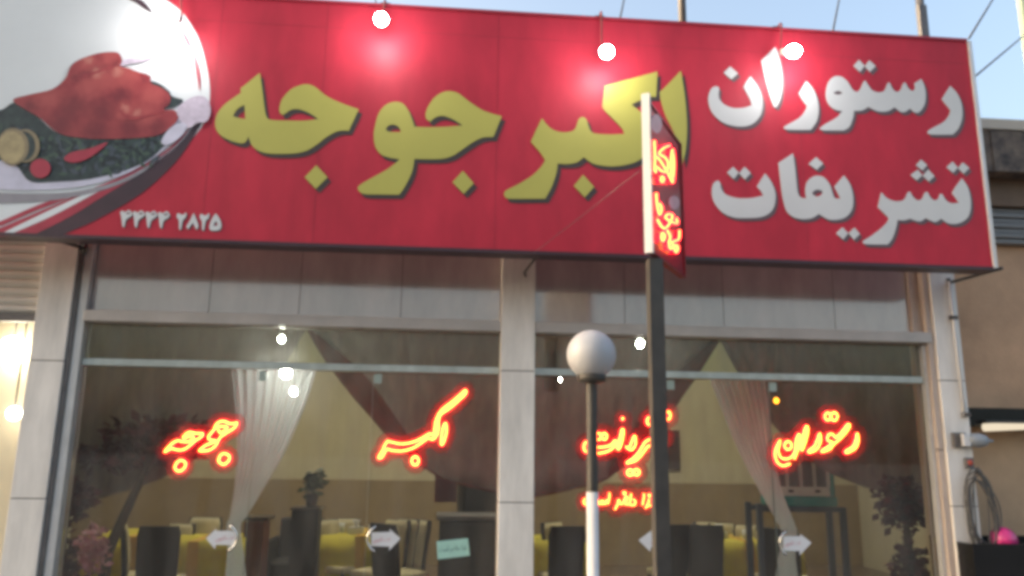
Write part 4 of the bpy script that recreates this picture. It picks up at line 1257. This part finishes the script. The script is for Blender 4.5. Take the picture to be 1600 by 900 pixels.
for dx, dy in ((0, 0), (302, 10)):
    glyph([[(p_[0] + dx, p_[1] + dy) + p_[2:] for p_ in two]], c7, Wl, Wd, OD, 'numeral', 3)
glyph([[(1116, 105, C), (1150, 190), (1178, 275), (1150, 326, C), (1104, 232, C), (1042, 322, C), (1018, 288, C), (1070, 200)]], c7, Wl, Wd, OD, 'numeral', 3)
glyph([[(1405, 113, C), (1450, 170), (1476, 240), (1475, 295), (1440, 334), (1345, 336), (1322, 300), (1335, 240), (1360, 180)], [(1405, 215), (1432, 262), (1405, 278), (1378, 272)]], c7, Wl, Wd, OD, 'numeral', 3)

# brackets and the stays of the sign
def bracket(a, c, r=0.011):
    MB().tube([a, c], r, 6).tube([a + Vector((0, 0.0, -0.03)), a + Vector((0, 0, 0.03))], r * 1.3, 6).build('bracket', Mt['steel_dark'], sb)
bracket(P(132, 388, WY - 0.10), P(58, 366, SY + 0.05))
bracket(P(1482, 442, WY - 0.10), P(1566, 419, SY + 0.05))
hk = MB()
a = P(838, 394, SY + 0.05)
hk.tube([a, a + Vector((0.0, 0.1, -0.02)), a + Vector((-0.04, 0.28, -0.06)), a + Vector((-0.02, 0.42, -0.055))], 0.009, 6)
hk.tube([a + Vector((-0.06, 0.02, -0.01)), a + Vector((0.05, 0.08, -0.02))], 0.008, 6)
hk.build('bracket', Mt['steel_dark'], sb)

# ------------------------------------------------------------------ flood lamps over the sign
def smooth3(pts, seg=6):
    pts = [Vector(p) for p in pts]
    out = []
    n = len(pts)
    for i in range(n - 1):
        p0, p1, p2, p3 = pts[max(0, i - 1)], pts[i], pts[i + 1], pts[min(n - 1, i + 2)]
        for k in range(seg):
            t = k / seg
            out.append(0.5 * ((2 * p1) + (p2 - p0) * t + (2 * p0 - 5 * p1 + 4 * p2 - p3) * t * t + (3 * p1 - p0 - 3 * p2 + p3) * t ** 3))
    out.append(pts[-1])
    return out
LY = 4.25
def sign_lamp(px, py, label, tilt):
    p = P(px, py, LY)
    t = thing('sign_lamp', label, 'lamp', (p.x, SY, p.z), 0, 'lamps along the top of the signboard')
    ax = Vector((tilt, -1.0, -0.45)).normalized()     # bare bulb facing the street, socket behind it
    MB().ball(p, 0.038, 20, 12, (1, 1, 1.25), ax).build('bulb', Mt['bulb'], t)
    q = p - ax * 0.043
    MB().lathe([(0.001, 0.05), (0.02, 0.047), (0.023, 0.01), (0.026, 0.0)], q, 16, -ax).build('socket', Mt['white_paint'], t)
    s0 = q - ax * 0.045
    MB().tube(smooth3([s0, (s0.x, s0.y + 0.03, s0.z + 0.03), (p.x, SY - 0.06, SZ1 + 0.01), (p.x, SY + 0.01, SZ1 + 0.026)]), 0.006, 8).build('arm', Mt['mulberry'], t)
    MB().box(p.x - 0.03, p.x + 0.03, SY - 0.005, SY + 0.05, SZ1 + 0.0225, SZ1 + 0.03).build('mounting_plate', Mt['steel_dark'], t)
sign_lamp(263, 27, 'lit flood lamp over the roast chicken picture, leftmost of the sign lamps', -0.5)
sign_lamp(596, 30, 'lit flood lamp above the left yellow letters, second from the left', 0.0)
sign_lamp(948, 81, 'lit flood lamp above the yellow letters near the tall post, hanging lowest', 0.1)
sign_lamp(1240, 80, 'lit flood lamp over the white lettering at the right', 0.45)

# ------------------------------------------------------------------ blade sign on its post
A = P(1006, 270, 3.25)
B = P(1066, 320, 3.82)
d = Vector((B.x - A.x, B.y - A.y, 0))
n = Vector((d.y, -d.x, 0)).normalized()      # faces right and towards the street
d.normalize()
F0 = P(1016, 270, 3.25)
z_top, z_bot = PP(1016, 160, F0, n).z, PP(1016, 391, F0, n).z
wB = (PP(1066, 320, F0, n) - F0).dot(d)
bs = thing('blade_sign', 'narrow red double sided sign with red neon script on the tall post', 'sign', (F0.x, F0.y, z_bot))
thk = 0.026
rotm = Matrix((d, -n, Vector((0, 0, 1)))).transposed()
def bl(x0, x1, y0, y1, z0, z1):
    """x along the face away from the street, y into the box"""
    mb = MB()
    vs = [F0 + d * x - n * y + Vector((0, 0, z - F0.z)) for z in (z0, z1) for y in (y0, y1) for x in (x0, x1)]
    return mb.add(vs, [(0, 2, 3, 1), (4, 5, 7, 6), (0, 1, 5, 4), (2, 6, 7, 3), (0, 4, 6, 2), (1, 3, 7, 5)])
bl(0.012, wB, 0.004, thk - 0.007, z_bot + 0.01, z_top - 0.01).build('face', Mt['blade_face'], bs)
bl(0.012, wB, thk - 0.005, thk - 0.001, z_bot + 0.01, z_top - 0.01).build('dull_back', Mt['steel_dark'], bs)  # added dull back, dims the sign's reflection in the transom
bl(-0.012, 0.010, -0.006, thk + 0.004, z_bot - 0.005, z_top + 0.03).build('edge_strip', Mt['white_letter'], bs)
fr = bl(wB + 0.002, wB + 0.016, -0.004, thk, z_bot, z_top)
fr.add(*[(bl(0.012, wB, -0.003, thk, z_top - 0.008, z_top).v), bl(0, 1, 0, 1, 0, 1).f])
fr.add(*[(bl(0.012, wB, -0.003, thk, z_bot - 0.002, z_bot + 0.008).v), bl(0, 1, 0, 1, 0, 1).f])
fr.build('frame', Mt['mulberry'], bs)
F1 = F0 + n * 0.004
def blade_pt(x, y, lift=0.010):
    return PP(990 + x / 3, 140 + y / 3, F0 + n * lift, n)
def disc(cx, cy, rx, ry):
    pts = [blade_pt(cx + rx * math.cos(2 * PI * k / 20), cy + ry * math.sin(2 * PI * k / 20), 0.001) for k in range(20)]
    mb = MB()
    mb.add(pts + [q - n * 0.003 for q in pts], [tuple(range(20)), tuple(range(39, 19, -1))] + [(k, (k + 1) % 20, 20 + (k + 1) % 20, 20 + k) for k in range(20)])
    mb.build('printed_disc', Mt['blade_disc'], bs)
disc(108, 160, 26, 46)
disc(190, 530, 26, 32)
for cl, pts in [
    (False, [(97, 240), (100, 310), (98, 380)]),
    (True, [(183, 282), (190, 350), (184, 432), (177, 400), (176, 320)]),
    (False, [(168, 262), (140, 275), (120, 300), (150, 320), (162, 350), (155, 385), (130, 380), (105, 360), (104, 390)]),
    (False, [(105, 310), (130, 340), (165, 400), (182, 434)]),
    (True, ring(135, 420, 7, 12)),
    (False, [(106, 486), (110, 540), (122, 585), (132, 560), (122, 535)]),
    (False, [(112, 610), (130, 640), (148, 650), (170, 625), (182, 590), (160, 585), (150, 600), (178, 620), (205, 625), (200, 605)]),
    (False, [(215, 660), (212, 700), (190, 710), (165, 720), (172, 690), (158, 660)]),
    (True, ring(138, 690, 8, 18)), (True, ring(176, 730, 9, 16)), (True, ring(200, 745, 8, 16)),
]:
    o = MB().tube([blade_pt(x, y, 0.016) for x, y in smooth(pts, cl, 4)], 0.0040, 6, cl).build('neon_tube', Mt['neon_blade'], bs)
    MB().tube([blade_pt(x, y, 0.011) for x, y in smooth(pts, cl, 4)], 0.0085, 8, cl).build('halo_tube', Mt['neon_halo'], o)  # same added halo glow behind the blade script
# post under it
pc = F0 + d * 0.10 - n * (thk * 0.5)
p0 = P(1022, 392, pc.y)
pp = thing('sign_post', 'tall dark steel post carrying the narrow red sign', 'post', (p0.x, p0.y, 0))
MB().box(p0.x - 0.031, p0.x + 0.031, p0.y - 0.031, p0.y + 0.031, 0.012, z_bot - 0.012).build('pole', Mt['steel_dark'], pp)
MB().box(p0.x - 0.1, p0.x + 0.1, p0.y - 0.1, p0.y + 0.1, 0.0, 0.0115).build('base_plate', Mt['alu_dark'], pp)
wr = MB().tube([P(1000, 266, 3.3), P(915, 333, 3.9), P(832, 397, 4.46)], 0.0014, 5).build('stay_wire', Mt['alu_dark'])
tag(wr, 'thin wire running from the narrow red sign down to the bottom edge of the signboard', 'wire')

# ------------------------------------------------------------------ globe lamp
gp = P(924, 554, 3.75)
gr = 38.5 / F_PX * 3.80
gl = thing('globe_lamp', 'unlit white globe lamp on a slim dark and white post in front of the glass', 'street lamp', (gp.x, gp.y, 0))
MB().ball(gp, gr, 40, 24).build('globe', Mt['opal'], gl)
base = gp.z - gr
MB().lathe([(0.001, 0.018), (0.066, 0.018), (0.071, 0.0), (0.066, -0.02), (0.03, -0.03), (0.001, -0.03)], (gp.x, gp.y, base + 0.008), 28).build('collar', Mt['steel_dark'], gl)
zmid = P(924, 770, 3.75).z
MB().lathe([(0.026, zmid), (0.026, base - 0.02)], (gp.x, gp.y, 0), 20).build('upper_pole', Mt['steel_dark'], gl)
MB().lathe([(0.001, zmid + 0.004), (0.028, zmid + 0.004), (0.028, 0.02), (0.09, 0.016), (0.09, 0.0)], (gp.x, gp.y, 0), 20).build('lower_pole', Mt['white_paint'], gl)

# ------------------------------------------------------------------ things on the right pillar
pg = WY - 0.10
t = thing('conduit_pipe', 'thin white conduit clipped along the edge of the right pillar', 'pipe', (3.44, pg, 1.7))
MB().tube([P(1483, 440, pg - 0.02), P(1507, 650, pg - 0.02)], 0.011, 8).build('pipe', Mt['white_paint'], t)
for px, py in ((1487, 497), (1507, 648)):
    q = P(px, py, pg)
    MB().box(q.x - 0.022, q.x + 0.022, pg - 0.034, pg - 0.002, q.z - 0.012, q.z + 0.012).build('clip', Mt['joint'], t)
a, c = P(1485, 676, pg), P(1507, 699, pg)
t = thing('switch_box', 'small grey electric switch box on the right pillar', 'switch box', ((a.x + c.x) / 2, pg, c.z))
MB().cbox(a.x, c.x, pg - 0.035, pg - 0.002, c.z, a.z, 0.004).build('box', Mt['alu_dark'], t)
MB().box(a.x + 0.012, a.x + 0.04, pg - 0.041, pg - 0.036, c.z + 0.02, a.z - 0.02).build('breaker', Mt['joint'], t)
MB().box(a.x + 0.05, c.x - 0.01, pg - 0.043, pg - 0.036, c.z + 0.03, a.z - 0.025).build('breaker', Mt['white_paint'], t)
q = P(1526, 688, pg - 0.03)
t = thing('wall_lamp', 'clear grey plastic lamp cover beside the switch box', 'lamp', tuple(q))
MB().lathe([(0.001, -0.075), (0.03, -0.07), (0.042, -0.04), (0.046, 0.02), (0.034, 0.06), (0.012, 0.075), (0.008, 0.11), (0.001, 0.112)], q, 18, (1, 0, -0.03)).build('cover', Mt['plastic_grey'], t)
MB().cbox(q.x - 0.11, q.x - 0.06, q.y - 0.03, q.y + 0.03, q.z - 0.04, q.z + 0.04, 0.006).build('mount', Mt['white_paint'], t)
a, c = P(1505, 715, pg), P(1518, 731, pg)
t = thing('push_button', 'small red push button in a grey box on the right pillar', 'button', ((a.x + c.x) / 2, pg, c.z))
MB().cbox(a.x, c.x, pg - 0.03, pg - 0.002, c.z, a.z, 0.004).build('box', Mt['alu_dark'], t)
MB().ball(((a.x + c.x) / 2, pg - 0.031, (a.z + c.z) / 2), 0.018, 14, 8, (1, 0.5, 1)).build('button', Mt['box_red'], t)
# cable coil
rd = random.Random(5)
mb = MB()
for k in range(9):
    pts = []
    cx0, cy0 = 1534 + rd.uniform(-4, 4), 800 + rd.uniform(-6, 10)
    rx, ry = 19 + rd.uniform(-4, 5), 60 + rd.uniform(-8, 8)
    for s_ in range(33):
        an = 2 * PI * s_ / 32
        lean = 9 * math.sin(an) + 4 * math.sin(2 * an + k)
        pts.append(P(cx0 + rx * math.cos(an) + lean, cy0 + ry * math.sin(an), pg - 0.015 - 0.007 * k))
    mb.tube(pts[:-1], 0.0042, 6, True)
mb.tube([P(1515, 760, pg - 0.03), P(1516, 830, pg - 0.05), P(1532, 878, pg - 0.05), P(1552, 905, pg - 0.05)], 0.006, 6)
o = mb.build('cable_coil', Mt['cable'])
tag(o, 'coil of grey cable hung low on the right pillar', 'cable')
o = MB().tube([P(1530, 736, pg - 0.06), P(1529, 736, WY - 0.05)], 0.012, 8).build('coil_hook', Mt['alu_dark'])
tag(o, 'steel hook in the right pillar holding the coil of grey cable', 'hook')

# ------------------------------------------------------------------ neighbour on the right
NYR = 5.38
nb = thing('neighbour_building', 'beige neighbouring building with rusty roof edge and grey shutter at the right', 'building', (6, NYR, 0))
z1 = P(1580, 385, NYR).z
zb0, zb1 = P(1560, 668, NYR).z, P(1560, 640, NYR).z
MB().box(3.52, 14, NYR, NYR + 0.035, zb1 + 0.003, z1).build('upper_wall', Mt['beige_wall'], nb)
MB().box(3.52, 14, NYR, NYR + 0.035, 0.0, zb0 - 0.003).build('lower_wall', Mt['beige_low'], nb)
MB().box(3.525, 14, NYR - 0.16, NYR + 0.034, zb0, zb1, Matrix.Rotation(R(-1.5), 3, 'Z'), Vector((3.6, NYR, zb0))).build('fascia', Mt['black_gloss'], nb)
za, zc, zd, ze = P(1580, 378, NYR).z, P(1580, 330, NYR).z, P(1580, 288, NYR).z, P(1580, 226, NYR).z
mb = MB()
nrib = 7
for k in range(nrib):
    z0_ = z1 + 0.004 + (zc - z1) * k / nrib
    mb.cbox(3.5, 14, NYR - 0.06 - 0.015 * (k % 2), NYR + 0.034, z0_, z0_ + (zc - z1) / nrib - 0.004, 0.008)
mb.build('shutter', Mt['shutter_grey'], nb)
MB().box(3.5, 14, NYR - 0.1, NYR + 0.035, zc + 0.006, zd).build('beam', Mt['brown_beam'], nb)
rf = MB()
for k in range(40):
    x = 3.45 + k * 0.26
    h = 0.012 * math.sin(k * 1.7)
    rf.box(x, x + 0.256, NYR - 0.25 + 0.01 * (k % 2), NYR + 0.035, zd + 0.004, ze + h)
rf.build('roof_edge', Mt['rust'], nb)
# wall return that closes the gap beside the restaurant
MB().box(3.46, 3.515, WY + 0.12, NYR - 0.005, 0, ze - 0.1).build('return_wall', Mt['beige_wall'], nb)
q = P(1562, 668, NYR - 0.2)
t = thing('fascia_glint', 'added glowing strip standing in for the reflection on the black fascia at the right edge', 'painted reflection', tuple(q))
a, c = P(1538, 668, NYR - 0.2), P(1606, 665, NYR - 0.2)
MB().tube([a, c], 0.028, 10).build('tube', Mt['glint_glow'], t)  # added faint glow in place of a reflection on the glossy fascia
MB().box(a.x, c.x, NYR - 0.225, NYR - 0.172, a.z + 0.031, a.z + 0.05).build('holder', Mt['steel_dark'], t)
# dark bin with a pink ball
p = P(1582, 850, 4.75)
t = thing('storage_bin', 'open black storage bin at the bottom right corner', 'bin', (p.x, 4.95, 0))
bx0, bx1, by0, by1, bz = p.x - 0.26, p.x + 0.6, 4.75, 5.18, p.z
MB().box(bx0, bx1, by0, by0 + 0.02, 0.0, bz).build('front_wall', Mt['black_gloss'], t)
MB().box(bx0, bx1, by1 - 0.02, by1, 0.0, bz + 0.01).build('rear_wall', Mt['black_gloss'], t)
MB().box(bx0, bx0 + 0.02, by0 + 0.021, by1 - 0.021, 0.0, bz - 0.002).build('side_wall', Mt['black_gloss'], t)
MB().box(bx1 - 0.02, bx1, by0 + 0.021, by1 - 0.021, 0.0, bz - 0.002).build('side_wall', Mt['black_gloss'], t)
MB().box(bx0 + 0.021, bx1 - 0.021, by0 + 0.021, by1 - 0.021, bz - 0.12, bz - 0.07).build('inner_tray', Mt['steel_dark'], t)
pb = MB().ball((p.x + 0.03, 4.87, p.z - 0.0695 + 0.08), 0.08, 28, 18).build('pink_ball', Mt['pink_ball'])
tag(pb, 'bright pink ball lying in the black storage bin', 'ball')

# ------------------------------------------------------------------ neighbour on the left: lit shop under a roller shutter
lb = thing('neighbour_shop', 'lit neighbouring shop under a half raised white roller shutter at the left', 'building', (-4, WY, 0))
zs0, zs1 = P(30, 490, WY - 0.02).z, 3.1
mb = MB()
nr = 13
for k in range(nr):
    z0_ = zs0 + (zs1 - zs0) * k / nr
    prof = []
    y = WY - 0.02
    hgt = (zs1 - zs0) / nr
    K = 6
    vs = []
    for s_ in range(K + 1):
        zz = z0_ + hgt * s_ / K
        yy = y - 0.016 * math.sin(PI * s_ / K)
        vs += [(-6.5, yy, zz), (XL0 - 0.006, yy, zz)]
    mb.add(vs, [(2 * s_, 2 * s_ + 1, 2 * s_ + 3, 2 * s_ + 2) for s_ in range(K)], True)
mb.box(-6.5, XL0 - 0.006, WY - 0.012, WY + 0.0, zs0, zs1)
mb.build('roller_shutter', Mt['shutter'], lb)
MB().box(-6.5, XL0 - 0.005, WY - 0.045, WY + 0.02, zs0 - 0.05, zs0 - 0.003).build('shutter_bar', Mt['alu_dark'], lb)
MB().box(-6.5, XL0 - 0.005, WY - 0.03, WY + 0.25, 3.103, 4.0).build('upper_wall', Mt['pillar'], lb)
MB().box(-7.0, -5.203 + 1.9, 7.6, 7.7, 0.72, 4.0).build('back_wall', Mt['shop_wall'], lb)
MB().box(-7.0, -3.303, 7.58, 7.7, 0, 0.717).build('dado', Mt['red_wood'], lb)
MB().box(-6.5, XL0 - 0.006, WY + 0.02, 5.29, 3.9, 3.99).build('ceiling', Mt['ceil'], lb)
MB().box(-3.3, -2.6, 5.28, 5.298, 0.0, 3.9).build('partition', Mt['shop_wall'], lb)
def shop_lamp(px, py, Y, r, label):
    p = P(px, py, Y)
    t = thing('shop_lamp', label, 'lamp', tuple(p), 0, 'lamps in the left shop')
    MB().ball(p, r, 20, 12).build('globe', Mt['shop_lamp'], t)
    MB().tube([p + Vector((0, 0, r)), (p.x, Y, 3.895)], 0.006, 6).build('cord', Mt['cable'], t)
shop_lamp(20, 548, 5.15, 0.088, 'big glaring lamp in the lit shop left of the left pillar')
shop_lamp(22, 646, 5.15, 0.042, 'smaller bright lamp below the big one in the shop at the left')

# ------------------------------------------------------------------ poles and stays over the roof
def pole(px, y0, Y, r, label, extra=None, m=None, ztop=8.0, z0=None):
    p = P(px, y0, Y)
    t = thing('roof_pole', label, 'pole', (p.x, Y, ZT + 0.06))
    MB().tube([(p.x, Y, ZT + 0.062 if z0 is None else z0), (p.x, Y, ztop)], r, 10).build('shaft', m or Mt['alu_dark'], t)
    return t, p
pole(1066, 20, 6.0, 0.034, 'dark pole on the roof behind the sign, above the tall red blade sign')
t, p = pole(1440, 30, 6.0, 0.036, 'thick dark roof pole with a junction box by the sign top', ztop=5.9)
a, c = P(1431, 10, 5.95), P(1449, 60, 5.95)
MB().cbox(a.x, c.x, 5.91, 5.962, c.z - 0.1, a.z, 0.006).build('junction_box', Mt['alu_dark'], t)
def stay(pts, r, label, m=None):
    o = MB().tube(pts, r, 6).build('stay_rod', m or Mt['steel_dark'])
    tag(o, label, 'stay')
stay([P(1514, 60, SY + 0.06), P(1552, -2, 5.4), P(1600, -80, 6.6)], 0.007, 'dark stay rod rising from the top right corner of the sign')
stay([P(1524, 119, SY + 0.10), P(1597, 58, 5.8), P(1640, 20, 6.4)], 0.007, 'dark stay rod from the right edge of the sign to the tall pale pole')
stay([P(1301, 51, SY + 0.06), P(1311, 0, 5.3), P(1325, -70, 6.4)], 0.006, 'thin stay rod behind the top of the sign above the white lettering')
stay([P(968, 33, SY + 0.06), P(975, 0, 5.0), P(990, -70, 6.2)], 0.006, 'thin stay rod behind the top of the sign above the yellow letters')
stay([P(588, 12, SY + 0.06), P(586, -10, 5.0), P(583, -60, 6.0)], 0.005, 'thin stay rod behind the top of the sign at the second flood lamp')
q = P(1600, 40, 6.3)
t = thing('utility_pole', 'tall pale green pole at the top right corner', 'pole', (q.x, 6.3, 0))
MB().tube([(q.x + 0.01, 6.3, ze + 0.02), (q.x + 0.01, 6.3, 9)], 0.045, 14).build('shaft', Mt['pole_green'], t)
MB().lathe([(0.09, 0), (0.09, 0.05), (0.05, 0.06)], (q.x + 0.01, 6.3, ze + 0.012), 16).build('foot', Mt['alu_dark'], t)

# ------------------------------------------------------------------ across the street (seen as reflections in the glass)
def street_tree(x, y, h, r, seed, label):
    t = thing('street_tree', label, 'tree', (x, y, -0.13))
    mb = MB().tube([(x, y, -0.13), (x + 0.1, y, h * 0.35), (x, y, h * 0.6)], [0.16, 0.12, 0.06], 9)
    for k in range(5):
        a = k * 1.3
        mb.tube([(x, y, h * 0.42 + 0.1 * k), (x + r * 0.6 * math.cos(a), y + r * 0.6 * math.sin(a), h * 0.62 + 0.12 * k)], [0.06, 0.02], 6)
    mb.build('trunk', Mt['bark'], t)
    leaves((x, y, h * 0.68), r, 1500, 0.24, (1, 1, 0.75), seed).build('crown', Mt['leaf'], t)
street_tree(-6.5, -13, 3.8, 1.7, 51, 'leafy street tree across the road, behind the viewer to the left')
street_tree(0.6, -15, 3.3, 1.5, 52, 'leafy street tree across the road, straight behind the viewer')
street_tree(9.5, -13, 3.9, 1.8, 53, 'leafy street tree across the road, behind the viewer to the right')
